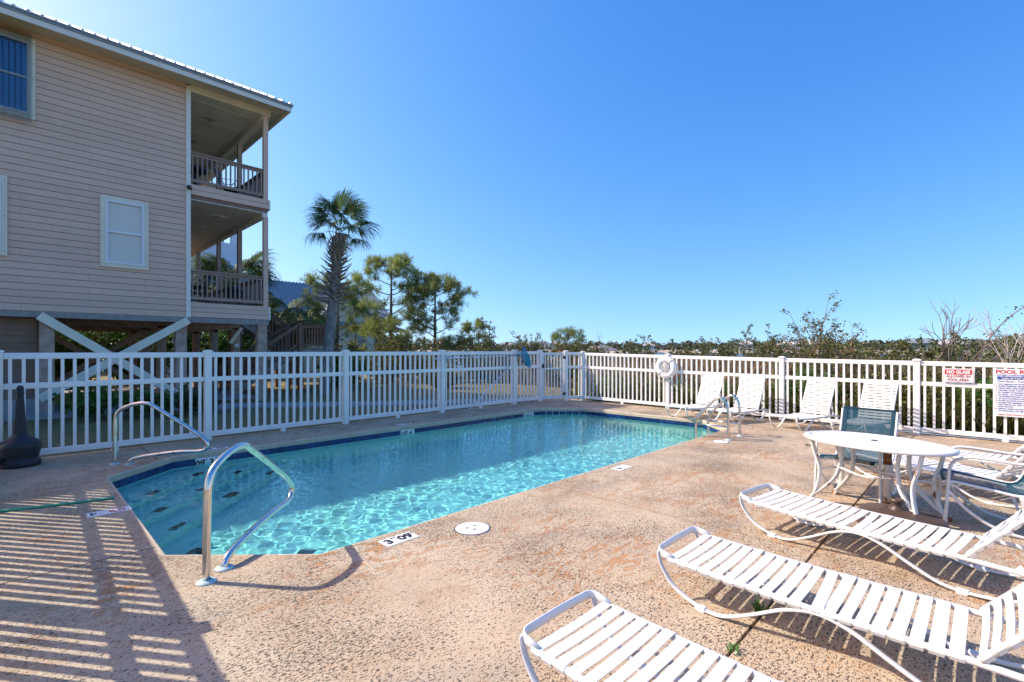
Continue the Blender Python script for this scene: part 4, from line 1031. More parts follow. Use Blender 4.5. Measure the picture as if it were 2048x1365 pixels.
# ------------------------------------------------------------------ oval table, umbrella bases
TX, TY, TA, TB, TH = 5.72, .75, .615, .435, math.radians(73)
tb = thing("oval_table", "white oval patio table with slatted top and rust-stained curved legs", "table", (TX, TY, 0), None, TH)
def ell(a, b, n=64): return [(a*math.cos(2*math.pi*i/n), b*math.sin(2*math.pi*i/n)) for i in range(n)]
TZ = .665
m_ = MB(); n = 64; rings = [(0, TZ-.028), (.0, TZ-.034), (.018, TZ-.030), (.022, TZ-.012), (.012, TZ-.001), (-.01, TZ+.003), (-.045, TZ+.002), (-.05, TZ-.004), (-.05, TZ-.028)]
vs = []
for dr, z in rings: vs += [(x, y, z) for x, y in ell(TA - .02 + dr, TB - .02 + dr, n)]
m_.add(vs, [(i*n+k, i*n+(k+1) % n, ((i+1) % len(rings))*n+(k+1) % n, ((i+1) % len(rings))*n+k) for i in range(len(rings)) for k in range(n)])
m_.build("table_rim", FRAMEW, tb, smooth=True, world=False)
y = -TB + .075; w = .046
while y < TB - .07:
    ey = max(abs(y), abs(y + w - .006)); hx_ = (TA - .066) * math.sqrt(max(0, 1 - (ey / (TB - .066))**2))
    if hx_ > .03:
        m_ = MB(); m_.box(-hx_, hx_, y, y + w - .006, TZ - .014, TZ); bevel(m_.build("table_slat", FRAMEW, tb, world=False), .003, 1)
    y += w
m_ = MB(); m_.prism(ell(TA - .065, TB - .065, 48), TZ - .024, TZ - .016); m_.build("under_plate", FRAMEW, tb, world=False)
m_ = MB(); m_.lathe([(.028, 0), (.028, .004), (.02, .004)], (0, 0, TZ), 18); m_.build("umbrella_hole", DARK, tb, world=False)
for sx in (-1, 1):
    for sy in (-1, 1):
        l = MB()
        l.tube(smooth_path([(sx*.46, sy*.22, TZ-.03), (sx*.43, sy*.21, .5), (sx*.385, sy*.20, .33), (sx*.41, sy*.215, .14), (sx*.47, sy*.24, 0)], 5), .02, 8, ell=(.015, .032), up=(0, 1, 0))
        l.tube(smooth_path([(sx*.30, sy*.10, TZ-.03), (sx*.25, sy*.10, .60), (sx*.235, sy*.11, .45), (sx*.27, sy*.14, .28), (sx*.38, sy*.19, .13), (sx*.46, sy*.235, .05)], 5), .02, 8, ell=(.014, .034), up=(0, 1, 0))
        leg = l.build("leg", RUSTY, tb, smooth=True, world=False)
        m_ = MB(); m_.box(-.022, .022, -.02, .02, 0, .035); m_.build("rusty_foot", RUST, leg, world=False, loc=(sx*.472, sy*.241, 0))
    m_ = MB(); m_.tube(smooth_path([(sx*.39, -.2, .33), (sx*.33, 0, .35), (sx*.39, .2, .33)], 5), .014, 8); m_.build("end_stretcher", RUSTY, tb, smooth=True, world=False)
for sy in (-1, 1):
    m_ = MB(); m_.tube(smooth_path([(-.26, sy*.12, .38), (0, sy*.16, .34), (.26, sy*.12, .38)], 6), .017, 8, ell=(.009, .022), up=(0, 1, 0)); m_.build("side_stretcher", RUSTY, tb, smooth=True, world=False)
m_ = MB(); m_.tube([(.02, -.30, 0.0), (.02, -.30, TZ-.03)], .034, 14); o = m_.build("support_post", RUSTY, tb, smooth=True, world=False)
for z, r_, hh in ((.40, .0355, .13), (.0, .036, .035)):
    m_ = MB(); m_.lathe([(r_, 0), (r_, hh)], (.02, -.30, z), 14); m_.build("rust_patch", RUST, o, smooth=True, world=False)

ub = thing("umbrella_base", "brown plastic umbrella base with short neck under the oval table", "umbrella base", (5.42, .55, 0))
m_ = MB(); P_ = []
for i in range(9): a = -2.35 + i*.30; P_.append((.34*math.cos(a), .34*math.sin(a)))
P_ += [(.30, .16), (.22, .26), (.05, .29), (-.14, .29), (-.26, .22), (-.30, .08)]
P2 = [(x*.93, y*.93) for x, y in P_]; P3 = [(x*.30, y*.30) for x, y in P_]
nn = len(P_); vs = [(5.42 + x, .55 + y, z) for P, z in ((P_, 0), (P_, .065), (P2, .085), (P3, .135)) for x, y in P]
m_.add(vs, [(k*nn+i, k*nn+(i+1) % nn, (k+1)*nn+(i+1) % nn, (k+1)*nn+i) for k in range(3) for i in range(nn)] + [tuple(3*nn+i for i in range(nn))])
m_.build("base_shell", BROWNPL, ub, smooth=False)
m_ = MB(); m_.lathe([(.075, .12), (.06, .14), (.042, .155), (.040, .185), (.05, .20), (.05, .225), (.036, .228), (.034, .19)], (5.40, .55, 0), 20); m_.build("neck", BROWNPL, ub, smooth=True)
m_ = MB(); m_.lathe([(.018, 0), (.016, .004)], (0, 0, 0), 12); m_.build("plug", WHITEP, ub, loc=(5.13, .70, .045), rot=(0, R_(-90), R_(-25)))
for i in range(3):
    a = -1.9 + i * .7; m_ = MB(); m_.beam((5.42 + .09*math.cos(a), .55 + .09*math.sin(a), .138), (5.42 + .30*math.cos(a), .55 + .30*math.sin(a), .094), .012, .006); m_.build("rib", BROWNPL, ub)

ab = thing("ash_receptacle", "charcoal plastic smoking receptacle with ribbed tapering neck by the left fence", "ash bin", (.06, 9.1, 0))
m_ = MB(); m_.lathe([(0.1908, 0), (0.2052, .02), (0.2052, .055), (0.1944, .085), (0.1764, .10), (0.1814, .12), (0.1980, .20), (0.2088, .245), (0.2102, .285), (0.2016, .305), (0.1728, .335), (0.1224, .37), (0.0828, .40), (0.0634, .44)], (.06, 9.1, 0), 40); m_.build("base", BLACKPL, ab, smooth=True)
m_ = MB(); seg = 48
vs = []
for z, r_ in ((.42, .066), (.50, .056), (.70, .046), (.86, .039)):
    for k in range(seg): rr = r_ * (1 + (.045 if k % 4 < 2 else -.05)); vs.append((.06 + rr*math.cos(2*math.pi*k/seg), 9.1 + rr*math.sin(2*math.pi*k/seg), z))
m_.add(vs, [(i*seg+k, i*seg+(k+1) % seg, (i+1)*seg+(k+1) % seg, (i+1)*seg+k) for i in range(3) for k in range(seg)]); m_.build("neck", BLACKPL, ab)
m_ = MB(); m_.lathe([(0.0360, .84), (0.0403, .86), (0.0403, .885), (0.0367, .89), (0.0367, .935), (0.0396, .94), (0.0396, .965), (0.0360, .97), (0.0360, 1.02), (0.0288, 1.05), (0.0086, 1.06)], (.06, 9.1, 0), 24); cap_ = m_.build("cap", BLACKPL, ab, smooth=True)
m_ = MB(); m_.lathe([(0.0086, 0), (0.0079, .004)], (0, 0, 0), 12); m_.build("slot_hole", BLACKP, cap_, loc=(.06 + .026, 9.1 - .028, .955), rot=(R_(90), 0, R_(43)))

# ------------------------------------------------------------------ blue sling chairs
def sling_chair(label, loc, face):
    t = thing("sling_armchair", label, "chair", loc, "blue sling armchairs at the oval table", face - R_(90))
    # local: +y is forwards
    path_ = smooth_path([(0, .27, .385), (0, .22, .405), (0, .0, .375), (0, -.20, .345), (0, -.275, .38), (0, -.32, .48), (0, -.40, .70), (0, -.445, .86)], 4)
    w = .235; n_ = len(path_)
    s = MB(); s.add([(x, p.y, p.z) for p in path_ for x in (-w, -w/3, w/3, w)], [(4*i+k, 4*i+k+1, 4*i+k+5, 4*i+k+4) for i in range(n_-1) for k in range(3)]); s.build("sling", SLING, t, world=False, smooth=True)
    for sx in (-1, 1):
        e = MB(); e.add([(x, p.y + dy, p.z + dz) for p in path_ for x, dy, dz in ((sx*(w-.03), .004, .003), (sx*(w+.012), .004, .003), (sx*(w+.012), -.006, -.004), (sx*(w-.03), -.006, -.004))],
              [(4*i+k, 4*i+(k+1) % 4, 4*i+4+(k+1) % 4, 4*i+4+k) for i in range(n_-1) for k in range(4)]); e.build("sling_hem", SLINGD, t, world=False)
        f = MB(); f.tube([Vector((sx*(w+.02), p.y, p.z - .004)) for p in path_], .0125, 8); f.build("side_rail", FRAMEW, t, world=False, smooth=True)
        a = MB(); a.tube(smooth_path([(sx*.29, .26, 0), (sx*.285, .24, .30), (sx*.282, .225, .52), (sx*.28, .17, .60), (sx*.28, .06, .625), (sx*.275, -.2, .605), (sx*.258, -.385, .60)], 5), .0125, 8); a.build("arm", FRAMEW, t, world=False, smooth=True)
        c = MB(); c.tube(smooth_path([(sx*.285, .24, .33), (sx*.27, .12, .18), (sx*.26, -.05, .06), (sx*.26, -.22, .015), (sx*.26, -.34, .02), (sx*.255, -.38, .06)], 5), .0125, 8); c.build("spring_leg", FRAMEW, t, world=False, smooth=True)
        m_ = MB(); m_.beam((sx*.262, -.20, .34), (sx*.26, -.30, .02), .02, .02); m_.build("rear_leg", FRAMEW, t, world=False)
        m_ = MB(); m_.beam((sx*.252, -.375, .61), (sx*.282, -.375, .60), .03, .02); m_.build("rust_joint", RUST, t, world=False)
    m_ = MB(); m_.beam((-w-.012, -.447, .866), (w+.012, -.447, .866), .02, .022); m_.build("top_hem", SLINGD, t, world=False)
    for y, z in ((.24, .36), (-.22, .325)):
        m_ = MB(); m_.tube([(-.28, y, z), (.28, y, z)], .011, 8); m_.build("cross_bar", FRAMEW, t, world=False)
    return t
sling_chair("blue mesh sling armchair behind the oval table, seen through its back", (6.22, .98, 0), R_(172))
sling_chair("blue mesh sling armchair at the right end of the oval table, cut by the frame", (5.90, .02, 0), R_(97))

# ------------------------------------------------------------------ life ring, signs, net and poles on the fence
lr = thing("life_ring", "white life ring with coiled rope hanging on the back fence post", "life ring", (11.93, 5.97, 1.07))
m_ = MB(); n, sg = 44, 14; vs = []
for i in range(n):
    a = 2*math.pi*i/n
    for k in range(sg):
        b = 2*math.pi*k/sg; rr = .208 + .078*math.cos(b); vs.append((11.90 + .05*math.sin(b), 5.97 + rr*math.cos(a), 1.07 + rr*math.sin(a)))
m_.add(vs, [(i*sg+k, i*sg+(k+1) % sg, ((i+1) % n)*sg+(k+1) % sg, ((i+1) % n)*sg+k) for i in range(n) for k in range(sg)]); m_.build("ring", WHITEP, lr, smooth=True)
for a in (.7, 2.3, 3.9, 5.5):
    m_ = MB(); m_.tube([(11.90 + .054*math.sin(b), 5.97 + (.208 + .082*math.cos(b))*math.cos(a), 1.07 + (.208 + .082*math.cos(b))*math.sin(a)) for b in np.linspace(0, 2*math.pi, 17)[:-1]], .012, 6, closed=True); m_.build("band", VINYL_OLD, lr, smooth=True)
for q in range(4):
    a0, a1 = (.7, 2.3, 3.9, 5.5)[q], (.7, 2.3, 3.9, 5.5)[q] + 1.6; sag = .05 if q in (0, 1) else .09
    pts = [(11.88, 5.97 + (.295 + sag*math.sin(math.pi*s))*math.cos(a0 + (a1-a0)*s), 1.07 + (.295 + sag*math.sin(math.pi*s))*math.sin(a0 + (a1-a0)*s) - .03*math.sin(math.pi*s)) for s in np.linspace(0, 1, 9)]
    m_ = MB(); m_.tube(pts, .006, 6); m_.build("grab_line", ROPE, lr, smooth=True)
tr = thing("rope_coil", "bundle of white rope hanging in the middle of the life ring", "rope", (11.9, 5.97, 1.1))
rr_ = random.Random(4)
for q in range(9):
    yy = 5.97 + rr_.uniform(-.055, .055); L_ = rr_.uniform(.16, .26); w_ = rr_.uniform(.02, .06)
    m_ = MB(); m_.tube(smooth_path([(11.86 + rr_.uniform(-.02, .02), 5.97, 1.20), (11.85, yy - w_, 1.10), (11.84, yy - w_*.8, 1.2 - L_), (11.845, yy + w_*.5, 1.19 - L_), (11.85, yy + w_, 1.1), (11.87, 5.98, 1.2)], 4), .0065, 6); m_.build("rope_loop", ROPE, tr, smooth=True)
m_ = MB(); m_.tube(smooth_path([(11.85, 5.95, .93), (11.86, 6.0, .84), (11.87, 6.06, .80), (11.9, 6.1, .86)], 4), .006, 6); m_.build("rope_tail", ROPE, tr, smooth=True)

def sign_plate(t, y0, y1, z0, z1, x, mt, r=.02, th=.006, nm="plate"):
    cs = []
    for cy, cz, a0 in ((y1 - r, z1 - r, 0), (y0 + r, z1 - r, 90), (y0 + r, z0 + r, 180), (y1 - r, z0 + r, 270)):
        for k in range(5): a = R_(a0 + k*22.5); cs.append((cy + r*math.cos(a), cz + r*math.sin(a)))
    nn = len(cs); m_ = MB(); m_.add([(x, a, b) for a, b in cs] + [(x + th, a, b) for a, b in cs], [tuple(range(nn))[::-1], tuple(range(nn, 2*nn))] + [(i, nn+i, nn+(i+1) % nn, (i+1) % nn)[::-1] for i in range(nn)])
    return m_.build(nm, mt, t)
SROT = (R_(90), 0, R_(-90))
def put_text(parent, txt, size, mt, x, y, z, bold=0., align='CENTER', sx=1., nm="lettering"):
    return inst(nm, text_mesh(txt, size, mt, nm, bold, align, .0006, sx), parent, (x, y, z), SROT)
ng = thing("warning_sign", "red and white sign reading NO GLASS ALLOWED IN POOL AREA on the fence", "sign", (11.97, .335, 1.06))
SXP = 11.975
p_ = sign_plate(ng, .125, .545, .935, 1.19, SXP, SIGNW)
for (a, b, c, d, mt, xx) in ((.133, .537, .943, 1.182, REDP, SXP - .0008), (.137, .533, .947, 1.178, SIGNW, SXP - .0016), (.15, .52, 1.078, 1.168, REDP, SXP - .0024)):
    sign_plate(ng, a, b, c, d, xx, mt, .016, .0007, "print_panel")
put_text(ng, "NO GLASS", .078, SIGNW, SXP - .004, .335, 1.122, .0035, sx=.86)
put_text(ng, "ALLOWED IN", .062, MAROON, SXP - .003, .335, 1.045, .0022, sx=.86)
put_text(ng, "POOL AREA", .062, MAROON, SXP - .003, .335, .982, .0022, sx=.86)
for z in (.957, 1.175):
    m_ = MB(); m_.lathe([(.008, 0), (.006, .004)], (0, 0, 0), 10); m_.build("screw", STEEL, ng, loc=(SXP - .003, .335, z), rot=(0, R_(-90), 0))
pr_ = thing("rules_sign", "tall white POOL RULES sign with red heading and blue text at the right", "sign", (11.97, -.40, .8))
Y0 = -.115
sign_plate(pr_, Y0 - .62, Y0, .375, 1.20, SXP, SIGNW, .025)
put_text(pr_, "POOL RULES", .088, REDP, SXP - .002, Y0 - .31, 1.145, .003, sx=1.12)
m_ = MB(); m_.box(SXP - .001, SXP, Y0 - .575, Y0 - .05, 1.012, 1.098); m_.build("blue_banner", BLUEP, pr_)
put_text(pr_, "NO LIFEGUARD ON DUTY", .042, SIGNW, SXP - .003, Y0 - .31, 1.073, .0012, sx=1.0)
put_text(pr_, "Swim At Your Own Risk", .036, SIGNW, SXP - .003, Y0 - .31, 1.034, .0008, sx=1.1)
put_text(pr_, "Pool Hours - 9 am to 10 pm", .048, BLUEP, SXP - .002, Y0 - .31, .982, .0008, sx=.92)
rules = [("1.", "POOL RESERVED FOR OWNERS AND GUESTS"), ("2.", "PROPER SWIMWEAR REQUIRED"), ("3.", "INFANTS MUST WEAR SWIMMING DIAPERS"), ("4.", "CHILDREN UNDER 12 MUST BE SUPERVISED"), ("", "BY A PARENT OR GUARDIAN"),
         ("5.", "NO DIVING - NO RUNNING - NO HORSEPLAY"), ("6.", "THE MAXIMUM BATHING LOAD IS 15"), ("7.", "NO GLASS ALLOWED IN POOL AREA"), ("8.", "NO PETS ALLOWED IN POOL AREA"), ("9.", "BATHERS WITH DIARRHEA, SKIN DISEASE,"),
         ("", "OPEN LESIONS, ETC. SHALL BE EXCLUDED"), ("", "FROM THE POOL"), ("10.", "PERSONS UNDER THE INFLUENCE OF ALCOHOL"), ("", "OR DRUGS SHALL NOT USE THE POOL")]
for i, (a, b) in enumerate(rules):
    z = .932 - i * .0355
    if a: put_text(pr_, a, .030, REDP, SXP - .002, Y0 - .052, z, .0006, 'RIGHT')
    put_text(pr_, b, .030, BLUEP, SXP - .002, Y0 - .062, z, .0008, 'LEFT', sx=.80)
put_text(pr_, "Laguna Sands Homeowners Association", .034, REDP, SXP - .002, Y0 - .31, .408, .0005, sx=.92)

pn = thing("pool_net", "blue leaf net on a long pole hung flat along the shaded fence", "pool net", (9.9, 9.36, 1.3))
m_ = MB(); m_.tube([(6.98, 9.365, 1.315), (8.3, 9.365, 1.342)], .016, 10); m_.build("pole", ALUM, pn, smooth=True)
m_ = MB(); m_.tube([(8.25, 9.365, 1.341), (9.83, 9.365, 1.375)], .013, 10); m_.build("pole", ALUM, pn, smooth=True)
m_ = MB(); m_.tube([(8.22, 9.365, 1.341), (8.36, 9.365, 1.344)], .021, 10); m_.build("pole_lock", WHITEP, pn, smooth=True)
m_ = MB(); m_.tube([(9.80, 9.365, 1.375), (9.93, 9.35, 1.38)], .020, 8); m_.build("socket", NETRIM, pn)
rim_ = [(10.06 + .135*math.cos(a)*1.0, 9.31 + .05*math.cos(a), 1.36 + .235*math.sin(a) - .10*math.cos(a)) for a in np.linspace(0, 2*math.pi, 29)[:-1]]
m_ = MB(); m_.tube(rim_, .011, 6, closed=True); m_.build("net_rim", NETRIM, pn, smooth=True)
m_ = MB(); n = len(rim_); ctr = Vector((10.06, 9.31, 1.36)); vs = []
for k, (s, off) in enumerate(((1, (0, 0, 0)), (.92, (.03, -.05, -.05)), (.72, (.08, -.09, -.14)), (.42, (.15, -.09, -.24)), (.12, (.20, -.07, -.30)))):
    for q in rim_:
        v = ctr + (Vector(q) - ctr) * s + Vector(off); vs.append((v.x + .012*math.sin(v.z*40), v.y + .015*math.cos(v.x*50 + v.z*31), v.z))
m_.add(vs, [(i*n+k, i*n+(k+1) % n, (i+1)*n+(k+1) % n, (i+1)*n+k) for i in range(4) for k in range(n)]); m_.build("net_bag", NET, pn, smooth=True)
lp = MB(); lp.tube([(7.93, 9.22, .015), (9.55, 9.36, 1.10)], .014, 10); lp.tube(smooth_path([(9.55, 9.36, 1.10), (9.70, 9.37, 1.19), (9.86, 9.36, 1.235)], 4), .007, 8)
tag(lp.build("leaning_pole", ALUM, smooth=True), "bare silver pole leaning diagonally against the shaded fence below the net", "pole")
for x, c in ((7.33, NETRIM), (9.83, DARK)):
    m_ = MB(); m_.tube(smooth_path([(x, 9.392, 1.42), (x, 9.37, 1.32), (x, 9.33, 1.29), (x, 9.325, 1.34)], 4), .006, 6); m_.tube(smooth_path([(x + .02, 9.392, 1.28), (x + .02, 9.36, 1.20), (x + .02, 9.34, 1.24)], 4), .006, 6)
    tag(m_.build("pole_hook", c, smooth=True), "blue hook holding the net pole on a fence post" if c is NETRIM else "dark hook beside the blue net on the fence post", "hook")
# weeds in the joints
def weed(x, y, n, s, label, mt=LEAFA):
    r = random.Random(int(x*100 + y*10)); m_ = MB()
    for i in range(n):
        a = r.uniform(0, 6.28); l = s*r.uniform(.5, 1); h = l*r.uniform(.5, 1.2); w = .006
        bx, by = x + r.uniform(-.03, .03), y + r.uniform(-.03, .03); dx, dy = math.cos(a), math.sin(a)
        m_.add([(bx - dy*w*.5, by + dx*w*.5, 0), (bx + dy*w*.5, by - dx*w*.5, 0), (bx + dx*l*.6 + dy*w, by + dy*l*.6 - dx*w, h*.8), (bx + dx*l, by + dy*l, h), (bx + dx*l*.6 - dy*w, by + dy*l*.6 + dx*w, h*.8)], [(0, 1, 2, 4), (2, 3, 4)])
    tag(m_.build("weed", mt), label, "weed")
weed(3.02, .93, 34, .06, "green weed tuft in the deck joint under the middle lounger")
weed(2.55, .90, 18, .03, "small green weed in the joint between the two nearest loungers")
weed(5.35, .93, 16, .05, "small weed in the joint under the oval table", LEAFC)
weed(8.82, 2.0, 16, .05, "weed in the deck joint beyond the pool ladder", LEAFC)
# ------------------------------------------------------------------ vegetation helpers
def leaf_quads(c, size, g, aspect=.5, up_bias=0., dirs=None):
    """c: (n,3) centres -> (4n,3) verts, (n,4) faces : small randomly turned leaves"""
    n = len(c)
    d = g.normal(size=(n, 3)) if dirs is None else dirs + .5 * g.normal(size=(n, 3))
    d[:, 2] += up_bias; d /= np.linalg.norm(d, axis=1, keepdims=True)
    r = g.normal(size=(n, 3)); s = np.cross(d, r); s /= np.linalg.norm(s, axis=1, keepdims=True)
    l = size * g.uniform(.6, 1.3, (n, 1)); w = l * aspect
    a = c - d * l * .5; b = c + d * l * .5; m1 = c + s * w * .5 - d*l*.05; m2 = c - s * w * .5 - d*l*.05
    v = np.stack([a, m1, b, m2], 1).reshape(-1, 3); f = np.arange(4 * n).reshape(-1, 4); return v, f
def leaf_obj(name, v, f, m, parent=None):
    me = bpy.data.meshes.new(name); np_mesh(me, v, f, m)
    o = bpy.data.objects.new(name, me); return link(o, parent)
def shrub(label, x, y, rx, h, nleaf, lsize, m, group, seed, ry=None, nst=26, open_=.35, name="shrub", cat="shrub", spiky=0., twigs=True, z0=None, m2=None, stem_mat=None):
    """stems fan out from the base, carry side twigs, and the leaves sit along those twigs"""
    g = np.random.default_rng(seed); ry = ry or rx; z0 = ground_z(x, y) if z0 is None else z0
    t = thing(name, label, cat, (x, y, z0), group)
    segs = MB(); C = []; D = []; ntw = 9; per = max(4, int(nleaf / (nst * ntw)))
    for i in range(nst):
        a = g.uniform(0, 2*np.pi); rr = math.sqrt(g.uniform(.02, 1)); hh = h * (1 - .5 * rr**2) * g.uniform(.66, .95) * (1 + spiky * max(0, g.uniform(-1.2, 1))**2)
        e = np.array([x + rx*rr*math.cos(a), y + ry*rr*math.sin(a), z0 + hh]); b = np.array([x + .25*rx*rr*math.cos(a) + g.normal()*.05, y + .25*ry*rr*math.sin(a) + g.normal()*.05, z0])
        mid = b * .45 + e * .55 + np.array([g.normal()*.10*rx, g.normal()*.10*ry, h*.06])
        if i % 2 == 0: segs.tube([tuple(b), tuple(mid), tuple(e)], [.014*h**.5, .010*h**.5, .004], 4)
        for k in range(ntw):
            s = open_ + (1.0 - open_) * (k + g.random()) / ntw
            p = b + (mid - b) * (s / .55) if s < .55 else mid + (e - mid) * ((s - .55) / .45)
            d = g.normal(size=3); d[2] = abs(d[2]) * .7 + .15; d[:2] += .5*np.array([math.cos(a), math.sin(a)]); d /= np.linalg.norm(d)
            l = min(rx, h) * g.uniform(.16, .36) * (1.2 - .55*s); q = p + d * l
            if (i + k) % 3 == 0: segs.tube([tuple(p), tuple(q)], [.005, .002], 3)
            u = g.uniform(.05, 1.08, per); C.append(p + d * (u * l)[:, None] + g.normal(size=(per, 3)) * (.028 + .05*l)); D.append(np.repeat(d[None], per, 0))
    C = np.concatenate(C); D = np.concatenate(D); k = C[:, 2] > z0 + .02; C, D = C[k], D[k]
    sh = g.permutation(len(C)); C, D = C[sh], D[sh]
    if twigs: segs.build("stems", stem_mat or TWIG, t)
    v, f = leaf_quads(C, lsize, g, .55, .1, D * .8)
    if m2 is None: leaf_obj("foliage", v, f, m, t)
    else:
        k = int(len(C) * .85); leaf_obj("foliage", v[:4*k], f[:k], m, t); leaf_obj("foliage", v[4*k:], f[k:] - 4*k, m2, t)
    return t

# ------------------------------------------------------------------ cabbage palms
def frond_mesh(seed, R=.95, nl=40, droop=.5, m=None, spread=2.6):
    r = random.Random(seed); b = MB(); pl = .62
    b.tube([(0, 0, 0), (.5*pl, 0, .05), (pl, 0, .02)], [.022, .014, .010], 5)
    for i in range(nl):
        u = (i + .5) / nl * 2 - 1; a = u * spread * .5 * 2 * .62; l = R * (1 - .25*abs(u)) * r.uniform(.88, 1.05); w = .046
        d = Vector((math.cos(a), math.sin(a), .10 - .25*abs(u))).normalized(); sd = Vector((-math.sin(a), math.cos(a), 0))
        o = Vector((pl + .12*(1 - abs(u)), .02*u, 0)); fold = Vector((0, 0, .02 if i % 2 else -.02))
        p1 = o + d * l * .55 + Vector((0, 0, -.10*droop*l)); p2 = o + d * l * .85 + Vector((0, 0, -droop*l*r.uniform(.25, .5))); p3 = o + d * l * .98 + Vector((0, 0, -droop*l*r.uniform(.55, 1.0)))
        vs = [o, p1 + sd*w*.5 + fold, p1 - sd*w*.5 + fold, p2 + sd*w*.3, p2 - sd*w*.3, p3]
        b.add(vs, [(0, 1, 2), (1, 3, 4, 2), (3, 5, 4)])
    return b.mesh("frond", m or FROND)
FR = [frond_mesh(1, 1.0, 46, .7), frond_mesh(2, .95, 42, 1.0), frond_mesh(3, 1.05, 48, .45), frond_mesh(4, .95, 40, 1.35)]
FRD = frond_mesh(9, .8, 30, 1.3, FRONDDRY)
bt = MB(); bt.add([(0, -.055, -.02), (0, .055, -.02), (.22, .035, .10), (.22, -.035, .10), (.40, -.02, .27), (.40, .02, .27), (0, 0, .05), (.22, 0, .145), (.40, 0, .285)],
                  [(0, 1, 2, 3), (3, 2, 5, 4), (0, 3, 7, 6), (3, 4, 8, 7), (2, 1, 6, 7), (5, 2, 7, 8), (4, 5, 8), (0, 6, 1)])
BOOTM = bt.mesh("leaf_boot", BOOT)
def palm(label, x, y, H, r0, boots, nf, fs, seed, crown_z=None, lean=(0, 0), up=.6, dry=2, group="cabbage palms by the houses"):
    r = random.Random(seed); z0 = ground_z(x, y); t = thing("palm_tree", label, "palm", (x, y, z0), group)
    cz = H
    m_ = MB(); prof_ = [(r0*1.25, -.2), (r0*1.1, .15), (r0, .6)] + [(r0*(1 - .10*k/14) * (1 + .025*((k % 2)*2-1)), .6 + (cz - .75)*k/26) for k in range(1, 27)]
    m_.lathe(prof_, (0, 0, 0), 18)
    m_.v = [(x + vx + lean[0]*max(vz, 0)/cz, y + vy + lean[1]*max(vz, 0)/cz, z0 + vz) for vx, vy, vz in m_.v]; m_.build("trunk", PALMBARK, t, smooth=True)
    cx_, cy_ = x + lean[0], y + lean[1]
    if boots:
        nb, zb0, zb1, bs = boots
        for i in range(nb):
            u = i / nb; a = i*2.39996; zz = zb0 + (zb1 - zb0)*u; sc = bs*(1 - .35*u)*r.uniform(.8, 1.15); rad = r0*.8
            k_ = zz/cz; o = inst("leaf_boot", BOOTM, t, (x + lean[0]*k_ + rad*math.cos(a), y + lean[1]*k_ + rad*math.sin(a), z0 + zz), (r.uniform(-.2, .2), .45 - .95*u + r.uniform(-.18, .18), a), (sc, sc, sc))
    for i in range(nf):
        u = (i + .5) / nf; a = i*2.39996 + r.uniform(-.3, .3); el = up + 1.35*(u) - .75 + r.uniform(-.15, .15)
        sc = fs*r.uniform(.85, 1.1)
        inst("frond", FR[i % 4], t, (cx_ + .1*math.cos(a), cy_ + .1*math.sin(a), z0 + cz - .15 + .35*u), (r.uniform(-.4, .4), -el, a), (sc, sc, sc))
    for i in range(dry):
        a = r.uniform(0, 6.28); inst("dry_frond", FRD, t, (cx_ + .1*math.cos(a), cy_ + .1*math.sin(a), z0 + cz - .2), (r.uniform(-.3, .3), .9, a), (fs*.8,)*3)
    return t
palm("tall cabbage palm with a thick collar of old leaf boots, right of the stairs", 7.58, 16.58, 5.8,   .185, (110, 3.2, 5.45, 1.15), 17, .76, 3, lean=(.40, -.41), up=.62, dry=2)
palm("short bushy cabbage palm standing between the stairs and the cream house", 8.85, 22.5, 3.0, .22, (40, 1.7, 2.9, 1.2), 26, 1.12, 5, up=.15, dry=3)
palm("cabbage palm seen between the posts of the lower porch", 8.55, 29.9, 5.4, .22, (50, 3.6, 5.2, 1.3), 28, 1.45, 8, up=.3, dry=3)

